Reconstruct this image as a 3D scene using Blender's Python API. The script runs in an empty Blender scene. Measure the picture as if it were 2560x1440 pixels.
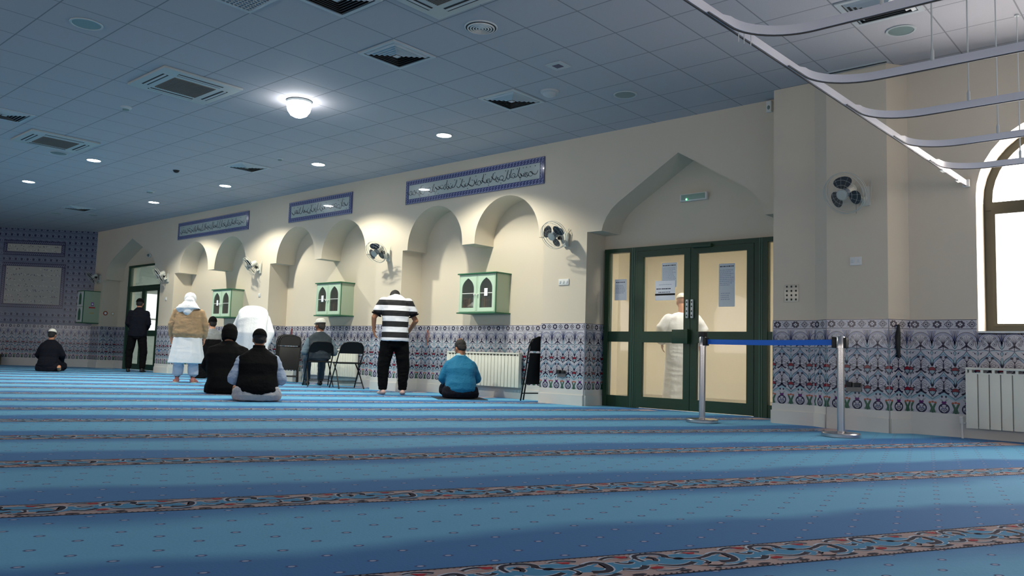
import bpy, bmesh, math, random
from mathutils import Vector, Matrix, noise
from mathutils.geometry import tessellate_polygon
PI = math.pi
V = Vector
random.seed(7)
SC = bpy.context.scene
COL = SC.collection

# ------------------------------------------------------------------ camera
cam_d = bpy.data.cameras.new('camera')
cam = bpy.data.objects.new('camera', cam_d)
COL.objects.link(cam)
cam_d.sensor_width = 36.0
cam_d.lens = 36.0 * 1997.7 / 2560.0
cam_d.clip_start = 0.05
cam_d.clip_end = 200
_r = V((0.75020281, 0.66051219, 0.03032134))
_u = V((0.03411932, -0.08446728, 0.99584193))
_f = V((-0.6603269, 0.74604887, 0.08590382))
cam.matrix_world = Matrix(((_r.x, _u.x, -_f.x, 0), (_r.y, _u.y, -_f.y, 0), (_r.z, _u.z, -_f.z, 0.628), (0, 0, 0, 1)))
SC.camera = cam

# ------------------------------------------------------------------ world, exposure
W = bpy.data.worlds.new('world')
SC.world = W
W.use_nodes = True
W.node_tree.nodes['Background'].inputs[0].default_value = (0.80, 0.90, 1.0, 1)
W.node_tree.nodes['Background'].inputs[1].default_value = 1.0
SC.view_settings.view_transform = 'Standard'
SC.view_settings.look = 'None'
SC.view_settings.gamma = 1.0
SC.view_settings.use_curve_mapping = False
SC.view_settings.exposure = 0.0
try:
    SC.cycles.use_denoising = True
    SC.cycles.max_bounces = 7
    SC.cycles.diffuse_bounces = 4
    SC.cycles.glossy_bounces = 3
    SC.cycles.transparent_max_bounces = 12
    SC.cycles.transmission_bounces = 4
    SC.cycles.caustics_reflective = False
    SC.cycles.caustics_refractive = False
    SC.cycles.sample_clamp_indirect = 6.0
except Exception:
    pass
WINDOW_POWER = 15.0          # radiance of the frosted daylight panes
FILL_WINDOW_POWER = 6.2  # radiance of the unseen windows added for fill
DOWNLIGHT_W = 345.0
LOBBY_W = 55.0

# ------------------------------------------------------------------ constants of the place
ZC = 3.711      # ceiling
YW = 8.783      # main wall face
YB = 9.22       # back of its recesses
TT, TB, SK = 1.115, 0.215, 0.14   # tile top, tile bottom, skirting top
A49 = math.radians(49)
CORNER = V((-23.08, YW))
FARD = V((math.cos(A49), math.sin(A49)))
FAR0 = CORNER - FARD * 5.5

# ------------------------------------------------------------------ materials
def lin(c):
    return tuple(((v / 255) / 12.92 if v / 255 <= 0.04045 else (((v / 255) + 0.055) / 1.055) ** 2.4) for v in c)

MATS = {}
def mat(name, rgb, rough=0.6, metal=0.0, var=0.0, vscale=8.0, bump=0.0, bscale=60.0, spec=0.5, coat=0.0, emit=0.0, sheen=0.0):
    if name in MATS: return MATS[name]
    m = bpy.data.materials.new(name); m.use_nodes = True
    nt = m.node_tree; b = nt.nodes['Principled BSDF']
    c = lin(rgb)
    b.inputs['Base Color'].default_value = (*c, 1)
    b.inputs['Roughness'].default_value = rough
    b.inputs['Metallic'].default_value = metal
    b.inputs['Specular IOR Level'].default_value = spec
    b.inputs['Coat Weight'].default_value = coat
    b.inputs['Coat Roughness'].default_value = 0.03
    b.inputs['Sheen Weight'].default_value = sheen * .3
    if emit:
        b.inputs['Emission Color'].default_value = (*c, 1)
        b.inputs['Emission Strength'].default_value = emit
    tc = nt.nodes.new('ShaderNodeTexCoord')
    if var:
        n = nt.nodes.new('ShaderNodeTexNoise'); n.inputs['Scale'].default_value = vscale; n.inputs['Detail'].default_value = 3
        nt.links.new(tc.outputs['Object'], n.inputs['Vector'])
        mx = nt.nodes.new('ShaderNodeMix'); mx.data_type = 'RGBA'
        mx.inputs['A'].default_value = (*[v * (1 - var) for v in c], 1)
        mx.inputs['B'].default_value = (*[min(1, v * (1 + var)) for v in c], 1)
        nt.links.new(n.outputs['Fac'], mx.inputs['Factor'])
        nt.links.new(mx.outputs['Result'], b.inputs['Base Color'])
    if bump:
        n2 = nt.nodes.new('ShaderNodeTexNoise'); n2.inputs['Scale'].default_value = bscale; n2.inputs['Detail'].default_value = 4
        nt.links.new(tc.outputs['Object'], n2.inputs['Vector'])
        bp = nt.nodes.new('ShaderNodeBump'); bp.inputs['Strength'].default_value = bump; bp.inputs['Distance'].default_value = 0.02
        nt.links.new(n2.outputs['Fac'], bp.inputs['Height']); nt.links.new(bp.outputs['Normal'], b.inputs['Normal'])
    MATS[name] = m
    return m

def glass_mat(name, tint=(1, 1, 1), milk=0.1, milkc=(0.8, 0.8, 0.75), gloss=0.12):
    m = bpy.data.materials.new(name); m.use_nodes = True
    nt = m.node_tree; nt.nodes.clear()
    o = nt.nodes.new('ShaderNodeOutputMaterial')
    t = nt.nodes.new('ShaderNodeBsdfTransparent'); t.inputs[0].default_value = (*tint, 1)
    d = nt.nodes.new('ShaderNodeBsdfDiffuse'); d.inputs[0].default_value = (*milkc, 1)
    g = nt.nodes.new('ShaderNodeBsdfGlossy'); g.inputs['Roughness'].default_value = 0.03
    m1 = nt.nodes.new('ShaderNodeMixShader'); m1.inputs[0].default_value = milk
    nt.links.new(t.outputs[0], m1.inputs[1]); nt.links.new(d.outputs[0], m1.inputs[2])
    fr = nt.nodes.new('ShaderNodeFresnel'); fr.inputs['IOR'].default_value = 1.45
    ad = nt.nodes.new('ShaderNodeMath'); ad.operation = 'MULTIPLY'; ad.inputs[1].default_value = gloss * 8
    nt.links.new(fr.outputs[0], ad.inputs[0])
    m2 = nt.nodes.new('ShaderNodeMixShader')
    nt.links.new(ad.outputs[0], m2.inputs[0]); nt.links.new(m1.outputs[0], m2.inputs[1]); nt.links.new(g.outputs[0], m2.inputs[2])
    nt.links.new(m2.outputs[0], o.inputs[0])
    return m

def emit_mat(name, rgb, s):
    m = bpy.data.materials.new(name); m.use_nodes = True
    nt = m.node_tree; nt.nodes.clear()
    o = nt.nodes.new('ShaderNodeOutputMaterial'); e = nt.nodes.new('ShaderNodeEmission')
    e.inputs[0].default_value = (*rgb, 1); e.inputs[1].default_value = s
    nt.links.new(e.outputs[0], o.inputs[0])
    return m

class NT:
    """tiny helper for node maths"""
    def __init__(s, m): s.nt = m.node_tree
    def n(s, op, a, b=None, c=None):
        x = s.nt.nodes.new('ShaderNodeMath'); x.operation = op
        for i, v in enumerate((a, b, c)):
            if v is None: continue
            if isinstance(v, (int, float)): x.inputs[i].default_value = v
            else: s.nt.links.new(v, x.inputs[i])
        return x.outputs[0]
    def mix(s, f, a, b):
        x = s.nt.nodes.new('ShaderNodeMix'); x.data_type = 'RGBA'
        for k, v in (('Factor', f), ('A', a), ('B', b)):
            if isinstance(v, (int, float)): x.inputs[k].default_value = v
            elif isinstance(v, tuple): x.inputs[k].default_value = (*v, 1)
            else: s.nt.links.new(v, x.inputs[k])
        return x.outputs['Result']
    def ss(s, x, a, b):
        r = s.nt.nodes.new('ShaderNodeMapRange'); r.interpolation_type = 'SMOOTHSTEP'
        s.nt.links.new(x, r.inputs['Value']); r.inputs['From Min'].default_value = a; r.inputs['From Max'].default_value = b
        return r.outputs[0]
    def noise(s, vec, scale, detail=2):
        x = s.nt.nodes.new('ShaderNodeTexNoise'); x.inputs['Scale'].default_value = scale; x.inputs['Detail'].default_value = detail
        s.nt.links.new(vec, x.inputs['Vector']); return x.outputs['Fac']

M_wall = mat('cream_plaster', (218, 206, 186), 0.75, var=0.03, vscale=1.5, bump=0.05, bscale=120)
M_skirt = mat('white_marble_skirting', (214, 212, 206), 0.35, var=0.04, vscale=5)
M_tilebase = mat('tile_white_glaze', (190, 189, 197), 0.18, var=0.03, vscale=9)
M_navy = mat('tile_navy', (26, 23, 58), 0.2)
M_blue = mat('tile_pale_blue', (146, 176, 188), 0.2)
M_midblue = mat('tile_mid_blue', (70, 90, 150), 0.2)
M_red = mat('tile_maroon', (130, 26, 44), 0.2)
M_green = mat('tile_green', (62, 104, 78), 0.2)
M_orange = mat('tile_orange', (170, 88, 62), 0.2)
M_purple = mat('tile_purple', (96, 26, 104), 0.2)
M_lilac = mat('tile_lilac', (178, 172, 200), 0.2)
M_frame = mat('dark_green_paint', (10, 56, 34), 0.38, var=0.08)
M_frame2 = mat('green_bead', (70, 110, 92), 0.4)
M_winframe = mat('olive_window_frame', (54, 52, 38), 0.5)
M_mint = mat('mint_paint', (190, 214, 190), 0.45)
M_mintside = mat('pale_green_side', (172, 188, 164), 0.5)
M_gedge = mat('green_edge', (42, 104, 72), 0.45)
M_dark = mat('dark_inside', (44, 48, 42), 0.7)
M_cabin = mat('cabinet_back', (120, 124, 114), .7)
M_white = mat('white_plastic', (226, 226, 222), 0.4)
M_whitem = mat('white_metal', (214, 218, 216), 0.35)
M_rad = mat('radiator_enamel', (228, 228, 214), 0.3)
M_radgap = mat('radiator_gap', (150, 150, 142), 0.6)
M_black = mat('black_metal', (12, 12, 13), 0.5, spec=.3)
M_blackp = mat('black_plastic', (18, 18, 20), 0.45)
M_chrome = mat('brushed_steel', (205, 204, 206), 0.22, metal=1.0)
M_alu = mat('aluminium_track', (240, 238, 244), 0.3, metal=0.12)
M_alud = mat('aluminium_dark', (80, 76, 74), 0.5, metal=0.3)
M_belt = mat('blue_belt_webbing', (26, 112, 222), 0.6)
M_cassette = mat('cassette_white', (186, 192, 190), 0.5)
M_grillb = mat('brown_grille', (120, 110, 100), 0.7)
M_slot = mat('slot_dark', (26, 32, 36), 0.7)
M_diff = mat('diffuser_white', (190, 196, 198), 0.5)
M_unlit = mat('unlit_lamp_glass', (120, 142, 140), 0.3)
M_ring = mat('lamp_ring', (188, 196, 196), 0.4)
M_paper = mat('paper_white', (244, 245, 250), 0.7)
M_paperg = mat('paper_grey', (218, 224, 228), 0.7)
M_ink = mat('ink', (40, 42, 60), 0.7)
M_inkl = mat('ink_pale', (172, 178, 198), 0.7)
M_blade = mat('fan_blade_grey', (58, 62, 66), 0.4)
M_hub = mat('fan_hub_grey', (112, 124, 134), 0.35)
M_cage = mat('fan_cage_wire', (196, 198, 188), 0.35)
M_fanw = mat('fan_body_white', (206, 206, 196), 0.4)
M_panelb = mat('panel_border_navy', (74, 78, 124), 0.15, coat=0.6)
M_paneli = mat('panel_field_grey', (178, 188, 184), 0.25, coat=1.0)
M_panell = mat('panel_rope_light', (160, 166, 196), 0.15, coat=0.6)
M_panelk = mat('panel_script', (40, 46, 56), 0.25, coat=1.0)
M_farbase = mat('far_tile_blue_grey', (98, 110, 134), 0.25, var=0.08, vscale=3)
M_farnavy = mat('far_tile_navy', (36, 38, 78), 0.25)
M_farlight = mat('far_tile_light', (136, 146, 170), 0.25)
M_farpanel = mat('far_panel_stone', (170, 168, 160), 0.35, var=0.12, vscale=6)
M_farpl = mat('far_panel_light', (206, 204, 192), 0.35)
M_glass = glass_mat('door_glass', (0.97, 0.96, 0.93), 0.16, (0.9, 0.86, 0.74), 0.06)
M_cabglass = glass_mat('cabinet_glass', (0.9, 0.93, 0.9), 0.05, (0.7, 0.75, 0.72), 0.08)

# ceiling: suspended 600 mm tiles
def ceiling_mat():
    m = mat('ceiling_tiles', (215, 210, 205), 0.85)
    t = NT(m); nt = m.node_tree; b = nt.nodes['Principled BSDF']
    tc = nt.nodes.new('ShaderNodeTexCoord'); sp = nt.nodes.new('ShaderNodeSeparateXYZ')
    nt.links.new(tc.outputs['Object'], sp.inputs[0])
    def grid(o, off):
        f = t.n('FRACT', t.n('DIVIDE', t.n('ADD', o, off), 0.6))
        d = t.n('MINIMUM', f, t.n('SUBTRACT', 1.0, f))
        return d
    gx = grid(sp.outputs[0], 4.777 + 60); gy = grid(sp.outputs[1], -5.483 + 60)
    d = t.n('MINIMUM', gx, gy)
    line = t.ss(d, 0.006, 0.014)
    nz = t.noise(tc.outputs['Object'], 220, 2)
    base = t.mix(nz, lin((178, 176, 180)), lin((194, 192, 196)))
    col = t.mix(line, lin((134, 134, 138)), base)
    nt.links.new(col, b.inputs['Base Color'])
    return m

STRA = math.radians(64.3)
SU = V((math.cos(STRA), math.sin(STRA)))      # along the carpet rows
SN = V((-math.sin(STRA), math.cos(STRA)))     # across them, towards the far wall
ROW0, ROWP, BANDW = 2.30, 1.336, 0.25         # far edge of first border, pitch, width
def carpet_mat():
    m = mat('blue_carpet', (44, 128, 186), 0.92)
    _b = m.node_tree.nodes['Principled BSDF']; _b.inputs['Sheen Weight'].default_value = .14; _b.inputs['Sheen Roughness'].default_value = .45; _b.inputs['Sheen Tint'].default_value = (.35, .68, 1, 1)
    t = NT(m); nt = m.node_tree; b = nt.nodes['Principled BSDF']
    tc = nt.nodes.new('ShaderNodeTexCoord')
    def dot(vx, vy):
        v = nt.nodes.new('ShaderNodeVectorMath'); v.operation = 'DOT_PRODUCT'
        nt.links.new(tc.outputs['Object'], v.inputs[0]); v.inputs[1].default_value = (vx, vy, 0); return v.outputs['Value']
    u = dot(SU.x, SU.y); v = dot(SN.x, SN.y)
    # woven dots, staggered lattice
    vr = t.n('DIVIDE', t.n('ADD', v, 100 - 2.345), 0.1)
    row = t.n('ROUND', vr)
    par = t.n('MULTIPLY', t.n('MODULO', row, 2.0), 0.5)
    ur = t.n('ADD', t.n('DIVIDE', t.n('ADD', u, 96 - 0.717), 0.24), par)
    du = t.n('MULTIPLY', t.n('SUBTRACT', ur, t.n('ROUND', ur)), 0.24 / 0.019)
    dv = t.n('MULTIPLY', t.n('SUBTRACT', vr, row), 0.1 / 0.013)
    r = t.n('SQRT', t.n('ADD', t.n('MULTIPLY', du, du), t.n('MULTIPLY', dv, dv)))
    inner = t.n('SUBTRACT', 1.0, t.ss(r, 0.45, 0.62))
    outer = t.n('SUBTRACT', 1.0, t.ss(r, 0.85, 1.05))
    # window light painted into the carpet colour: pale mid-row bands, darker edges
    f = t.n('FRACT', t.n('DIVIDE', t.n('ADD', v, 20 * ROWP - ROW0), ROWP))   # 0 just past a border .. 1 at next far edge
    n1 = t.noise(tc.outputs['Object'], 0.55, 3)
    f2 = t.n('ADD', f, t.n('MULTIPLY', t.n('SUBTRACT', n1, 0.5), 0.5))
    lit_band = t.n('MULTIPLY', t.ss(f2, 0.20, 0.34), t.n('SUBTRACT', 1.0, t.ss(f2, 0.60, 0.84)))
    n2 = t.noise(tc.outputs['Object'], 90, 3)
    base = t.mix(lit_band, lin((8, 92, 156)), lin((100, 174, 208)))
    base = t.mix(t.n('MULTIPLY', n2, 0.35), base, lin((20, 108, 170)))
    col = t.mix(outer, base, lin((16, 40, 100)))
    col = t.mix(inner, col, lin((150, 160, 190)))
    nt.links.new(col, b.inputs['Base Color'])
    bp = nt.nodes.new('ShaderNodeBump'); bp.inputs['Strength'].default_value = 0.25; bp.inputs['Distance'].default_value = 0.004
    nt.links.new(n2, bp.inputs['Height']); nt.links.new(bp.outputs['Normal'], b.inputs['Normal'])
    return m
M_ceil = ceiling_mat()
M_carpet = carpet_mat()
M_cbeige = mat('carpet_beige', (180, 158, 156), 0.95)
M_cblue = mat('carpet_border_blue', (66, 142, 184), 0.95)
M_cnavy = mat('carpet_border_navy', (12, 12, 46), 0.95)
M_cwhite = mat('carpet_border_white', (190, 200, 214), 0.95)
M_cred = mat('carpet_border_red', (168, 14, 40), 0.95)

# ------------------------------------------------------------------ mesh helpers
class MB:
    def __init__(s, *mats): s.v = []; s.f = []; s.m = []; s.mats = list(mats)
    def mi(s, m):
        if m is None: return 0
        if m not in s.mats: s.mats.append(m)
        return s.mats.index(m)
    def poly(s, pts, m=None):
        i = len(s.v); s.v += [tuple(p) for p in pts]; s.f.append(tuple(range(i, i + len(pts)))); s.m.append(s.mi(m))
    def box(s, lo, hi, m=None, M=None):
        x0, y0, z0 = lo; x1, y1, z1 = hi
        c = [V(p) for p in ((x0, y0, z0), (x1, y0, z0), (x1, y1, z0), (x0, y1, z0), (x0, y0, z1), (x1, y0, z1), (x1, y1, z1), (x0, y1, z1))]
        if M is not None: c = [M @ p for p in c]
        i = len(s.v); s.v += [tuple(p) for p in c]
        for q in ((0, 3, 2, 1), (4, 5, 6, 7), (0, 1, 5, 4), (1, 2, 6, 5), (2, 3, 7, 6), (3, 0, 4, 7)):
            s.f.append(tuple(i + k for k in q)); s.m.append(s.mi(m))
    def rbox(s, lo, hi, r, m=None, M=None):
        """box with its vertical and horizontal edges bevelled"""
        bm = bmesh.new(); bmesh.ops.create_cube(bm, size=1)
        for v in bm.verts:
            v.co = V([lo[k] + (v.co[k] + .5) * (hi[k] - lo[k]) for k in range(3)])
        bmesh.ops.bevel(bm, geom=bm.edges[:], offset=r, segments=2, profile=.6, affect='EDGES')
        s.bm(bm, m, M)
    def bm(s, bm, m=None, M=None):
        i = len(s.v); bm.verts.index_update()
        s.v += [tuple((M @ v.co) if M is not None else v.co) for v in bm.verts]
        for f in bm.faces: s.f.append(tuple(i + v.index for v in f.verts)); s.m.append(s.mi(m))
        bm.free()
    def rings(s, rs, m=None, close=True, caps=True):
        i = len(s.v); n = len(rs[0])
        for r in rs: s.v += [tuple(p) for p in r]
        k = s.mi(m)
        for a in range(len(rs) - 1):
            for b in range(n if close else n - 1):
                c = (b + 1) % n
                s.f.append((i + a * n + b, i + a * n + c, i + (a + 1) * n + c, i + (a + 1) * n + b)); s.m.append(k)
        if caps and close:
            s.f.append(tuple(i + b for b in reversed(range(n)))); s.m.append(k)
            e = i + (len(rs) - 1) * n; s.f.append(tuple(e + b for b in range(n))); s.m.append(k)
    def tube(s, pts, r, m=None, n=8, closed=False, r2=None):
        pts = [V(p) for p in pts]; N = len(pts)
        rr = r if isinstance(r, (list, tuple)) else [r] * N
        rs = []; prev = None
        for i, p in enumerate(pts):
            if closed: t = pts[(i + 1) % N] - pts[i - 1]
            else: t = (pts[min(i + 1, N - 1)] - pts[max(i - 1, 0)])
            t.normalize()
            a = prev if prev is not None else (V((0, 0, 1)) if abs(t.z) < .9 else V((1, 0, 0)))
            a = (a - t * a.dot(t)).normalized(); prev = a; b = t.cross(a)
            rs.append([p + a * (math.cos(2 * PI * k / n) * rr[i]) + b * (math.sin(2 * PI * k / n) * (r2 or rr[i])) for k in range(n)])
        if closed:
            rs.append(rs[0]); s.rings(rs, m, caps=False)
        else: s.rings(rs, m)
    def lathe(s, prof, m=None, n=24, M=None):
        rs = []
        for r, z in prof:
            ring = [V((r * math.cos(2 * PI * k / n), r * math.sin(2 * PI * k / n), z)) for k in range(n)]
            if M is not None: ring = [M @ p for p in ring]
            rs.append(ring)
        s.rings(rs, m)
    def ell(s, c, r, m=None, n=14, M=None):
        rs = []; h = max(6, n // 2)
        for j in range(h + 1):
            a = -PI / 2 + PI * j / h; cr = max(math.cos(a), 0.02); z = math.sin(a)
            ring = [V((cr * math.cos(2 * PI * k / n) * r[0], cr * math.sin(2 * PI * k / n) * r[1], z * r[2])) for k in range(n)]
            if M is not None: ring = [M @ p for p in ring]
            rs.append([V(c) + p for p in ring])
        s.rings(rs, m)
    def prism(s, loop, d, m=None, holes=(), to3=None, sides=True):
        """2D loop (with holes) extruded; to3(u, v, w) -> point, w 0..d"""
        loops = [list(loop)] + [list(h) for h in holes]
        tri = tessellate_polygon([[V((p[0], p[1], 0)) for p in l] for l in loops])
        flat = [p for l in loops for p in l]; k = s.mi(m); i = len(s.v)
        s.v += [tuple(to3(p[0], p[1], 0)) for p in flat] + [tuple(to3(p[0], p[1], d)) for p in flat]; n = len(flat)
        for t in tri:
            s.f.append(tuple(i + q for q in t)); s.m.append(k)
            s.f.append(tuple(i + n + q for q in reversed(t))); s.m.append(k)
        if sides:
            o = 0
            for l in loops:
                L = len(l)
                for a in range(L):
                    b = (a + 1) % L
                    s.f.append((i + o + a, i + o + b, i + n + o + b, i + n + o + a)); s.m.append(k)
                o += L
    def build(s, name, parent=None, smooth=None, loc=None, fixn=True):
        me = bpy.data.meshes.new(name); me.from_pydata(s.v, [], s.f); 
        for m in s.mats: me.materials.append(m)
        me.polygons.foreach_set('material_index', s.m)
        if fixn:
            bm = bmesh.new(); bm.from_mesh(me); bmesh.ops.recalc_face_normals(bm, faces=bm.faces[:]); bm.to_mesh(me); bm.free()
        if smooth:
            me.polygons.foreach_set('use_smooth', [True] * len(me.polygons))
            me.set_sharp_from_angle(angle=math.radians(smooth))
        me.update()
        o = bpy.data.objects.new(name, me); COL.objects.link(o)
        if parent is not None: o.parent = parent
        if loc is not None: o.location = loc
        return o

def thing(name, label, cat, loc=(0, 0, 0), rz=0.0, group=None):
    o = bpy.data.objects.new(name, None); COL.objects.link(o); o.empty_display_size = 0.1
    o.location = loc; o.rotation_euler = (0, 0, rz); o['label'] = label; o['category'] = cat
    if group: o['group'] = group
    return o
def tag(o, label, cat, group=None):
    o['label'] = label; o['category'] = cat
    if group: o['group'] = group
    return o
def struct(o): o['kind'] = 'structure'; return o
def arc(cx, cz, r, a0, a1, n):
    return [(cx + r * math.cos(math.radians(a0 + (a1 - a0) * i / n)), cz + r * math.sin(math.radians(a0 + (a1 - a0) * i / n))) for i in range(n + 1)]
def bez(p0, p1, p2, n=6):
    return [((1 - t) ** 2 * p0[0] + 2 * t * (1 - t) * p1[0] + t * t * p2[0], (1 - t) ** 2 * p0[1] + 2 * t * (1 - t) * p1[1] + t * t * p2[1]) for t in [i / n for i in range(n + 1)]]
def stroke(pts, w0, w1=None, wm=None):
    """quads of a 2D brush stroke"""
    n = len(pts); out = []; L = []; R = []
    w1 = w0 if w1 is None else w1
    for i, p in enumerate(pts):
        a = pts[max(i - 1, 0)]; b = pts[min(i + 1, n - 1)]
        dx, dy = b[0] - a[0], b[1] - a[1]; l = math.hypot(dx, dy) or 1
        t = i / (n - 1); w = w0 * (1 - t) + w1 * t
        if wm is not None: w = w0 * (1 - t) ** 2 + 2 * wm * t * (1 - t) * 2 * .75 + w1 * t * t
        nx, ny = -dy / l * w / 2, dx / l * w / 2
        L.append((p[0] + nx, p[1] + ny)); R.append((p[0] - nx, p[1] - ny))
    for i in range(n - 1): out.append([R[i], R[i + 1], L[i + 1], L[i]])
    return out
def disc(cx, cy, rx, ry=None, n=10, a0=0, a1=360):
    ry = rx if ry is None else ry
    full = abs(a1 - a0) >= 360
    return [[(cx + rx * math.cos(math.radians(a0 + (a1 - a0) * k / n)), cy + ry * math.sin(math.radians(a0 + (a1 - a0) * k / n))) for k in range(n if full else n + 1)]]
def ringp(cx, cy, r, w, n=14, a0=0, a1=360):
    return stroke([(cx + r * math.cos(math.radians(a0 + (a1 - a0) * k / n)), cy + r * math.sin(math.radians(a0 + (a1 - a0) * k / n))) for k in range(n + 1)], w)

# ------------------------------------------------------------------ tile motifs (u across 0..0.2, z from the row's foot)
def mirror(polys, c=0.1): return [[(2 * c - x, y) for x, y in reversed(p)] for p in polys]
def sym(lst, m, lay, polys):
    lst += [(m, lay, p) for p in polys] + [(m, lay, p) for p in mirror(polys)]
def body_cell():
    L = []
    # curved hood over the centre stem, pale blue with navy outline
    out = bez((.1, .197), (.078, .158), (.045, .138), 5) + bez((.045, .138), (.012, .118), (0, .062), 5)[1:]
    inn = bez((0, .045), (.02, .095), (.055, .118), 5) + bez((.055, .118), (.08, .13), (.1, .165), 4)[1:]
    sym(L, M_blue, 1, [[out[k], inn[::-1][min(k, len(inn) - 1)], inn[::-1][min(k + 1, len(inn) - 1)], out[k + 1]] for k in range(len(out) - 1)])
    sym(L, M_navy, 2, stroke(out, .0042)); sym(L, M_midblue, 2, stroke(inn, .0038)); sym(L, M_midblue, 3, stroke(bez((.088, .165), (.06, .14), (.03, .12), 5), .0022))
    # navy leaves and white bud
    sym(L, M_navy, 3, disc(.077, .136, .0125, .0125, 8)); sym(L, M_navy, 3, stroke(bez((.07, .136), (.052, .13), (.046, .112), 4), .006, .002)); sym(L, M_navy, 3, stroke([(.08, .13), (.09, .108), (.098, .09)], .0045, .004))
    L += [(M_navy, 3, p) for p in stroke([(.1, .11), (.1, .0)], .0055, .009)] + [(M_navy, 3, p) for p in ringp(.1, .132, .012, .0022, 8)]
    # palm like branches, rising and drooping
    sym(L, M_navy, 3, stroke(bez((.1, .05), (.084, .112), (.05, .088), 7), .0038, .0022)); sym(L, M_navy, 3, stroke(bez((.1, .045), (.07, .098), (.030, .066), 7), .0038, .0022))
    sym(L, M_navy, 3, stroke(bez((.1, .035), (.078, .066), (.055, .052), 5), .0035, .002)); sym(L, M_navy, 3, stroke(bez((.1, .10), (.09, .112), (.066, .108), 4), .003, .002))
    # navy joint with scalloped white blossoms either side
    sym(L, M_navy, 3, stroke(bez((.1, .022), (.088, .0), (.064, -.012), 5), .020, .012)); sym(L, M_navy, 3, disc(.062, -.012, .013, .009, 8)); sym(L, M_navy, 3, stroke(bez((.1, .018), (.085, .03), (.07, .022), 4), .006, .003))
    sym(L, M_navy, 2, ringp(.060, .020, .0145, .003, 9)); sym(L, M_navy, 2, ringp(.042, .036, .011, .003, 8)); sym(L, M_navy, 2, ringp(.066, .044, .009, .0026, 8, 0, 240))
    for x, y, q in ((.060, .020, .006), (.042, .036, .005), (.036, .012, .0055), (.030, .052, .005), (.052, .066, .0045)): sym(L, M_navy, 3, disc(x, y, q, q, 6))
    sym(L, M_navy, 2, stroke(bez((.045, .0), (.028, .01), (.036, .028), 4), .003)); sym(L, M_green, 2, stroke(bez((.036, .035), (.02, .05), (.03, .062), 3), .003))
    # red flower columns with their leaf sheaf, at u = 0 / 0.2
    for cx in (0, .2):
        s = 1 if cx == 0 else -1
        X = lambda v: cx + s * v
        L.append((M_blue, 2, [(cx, .040), (X(.010), .068), (X(.0125), .10), (X(.005), .138), (cx, .142)]))
        L += [(M_navy, 3, p) for p in stroke(bez((X(.007), .05), (X(.019), .10), (X(.004), .140), 5), .0024)]
        L += [(M_blue, 2, p) for p in stroke(bez((X(.002), .050), (X(.018), .11), (X(.046), .128), 6), .012, .005)]
        L += [(M_midblue, 3, p) for p in stroke(bez((X(.008), .052), (X(.026), .10), (X(.052), .122), 6), .003, .002)]
        L += [(M_navy, 3, p) for p in stroke(bez((X(.0), .052), (X(.012), .118), (X(.040), .136), 6), .0028, .002)]
        L += [(M_navy, 2, p) for p in stroke(bez((cx, .198), (X(.022), .178), (cx, .152), 5), .0032)]; L += [(M_blue, 1, [(cx, .198), (X(.02), .178), (cx, .155)])]
        L += [(M_navy, 3, p) for p in disc(X(.030), .176, .006, .007, 6)] + [(M_navy, 3, p) for p in stroke(bez((X(.05), .19), (X(.03), .19), (X(.022), .165), 4), .003)]
        a0, a1 = (0, 90) if s == 1 else (90, 180)
        L.append((M_navy, 2, disc(cx, .008, .034, .034, 6, a0, a1)[0] + [(cx, .008)])); L.append((M_red, 3, disc(cx, .010, .0285, .028, 6, a0, a1)[0] + [(cx, .010)]))
        L.append((M_navy, 2, [(cx, .04), (X(.035), .008), (X(.027), -.016), (cx, -.044)])); L.append((M_blue, 3, [(cx, .008), (X(.024), .003), (X(.017), -.016), (cx, -.030)]))
        L += [(M_navy, 4, p) for p in stroke([(X(.004), .004), (X(.011), -.008), (X(.003), -.024)], .0024)]
        L.append((M_navy, 2, [(X(.022), .034), (X(.046), .046), (X(.034), .022)]))
        L += [(M_navy, 2, p) for p in stroke(bez((cx, -.044), (X(.016), -.055), (X(.010), -.035), 3), .003)]
    return L
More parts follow.
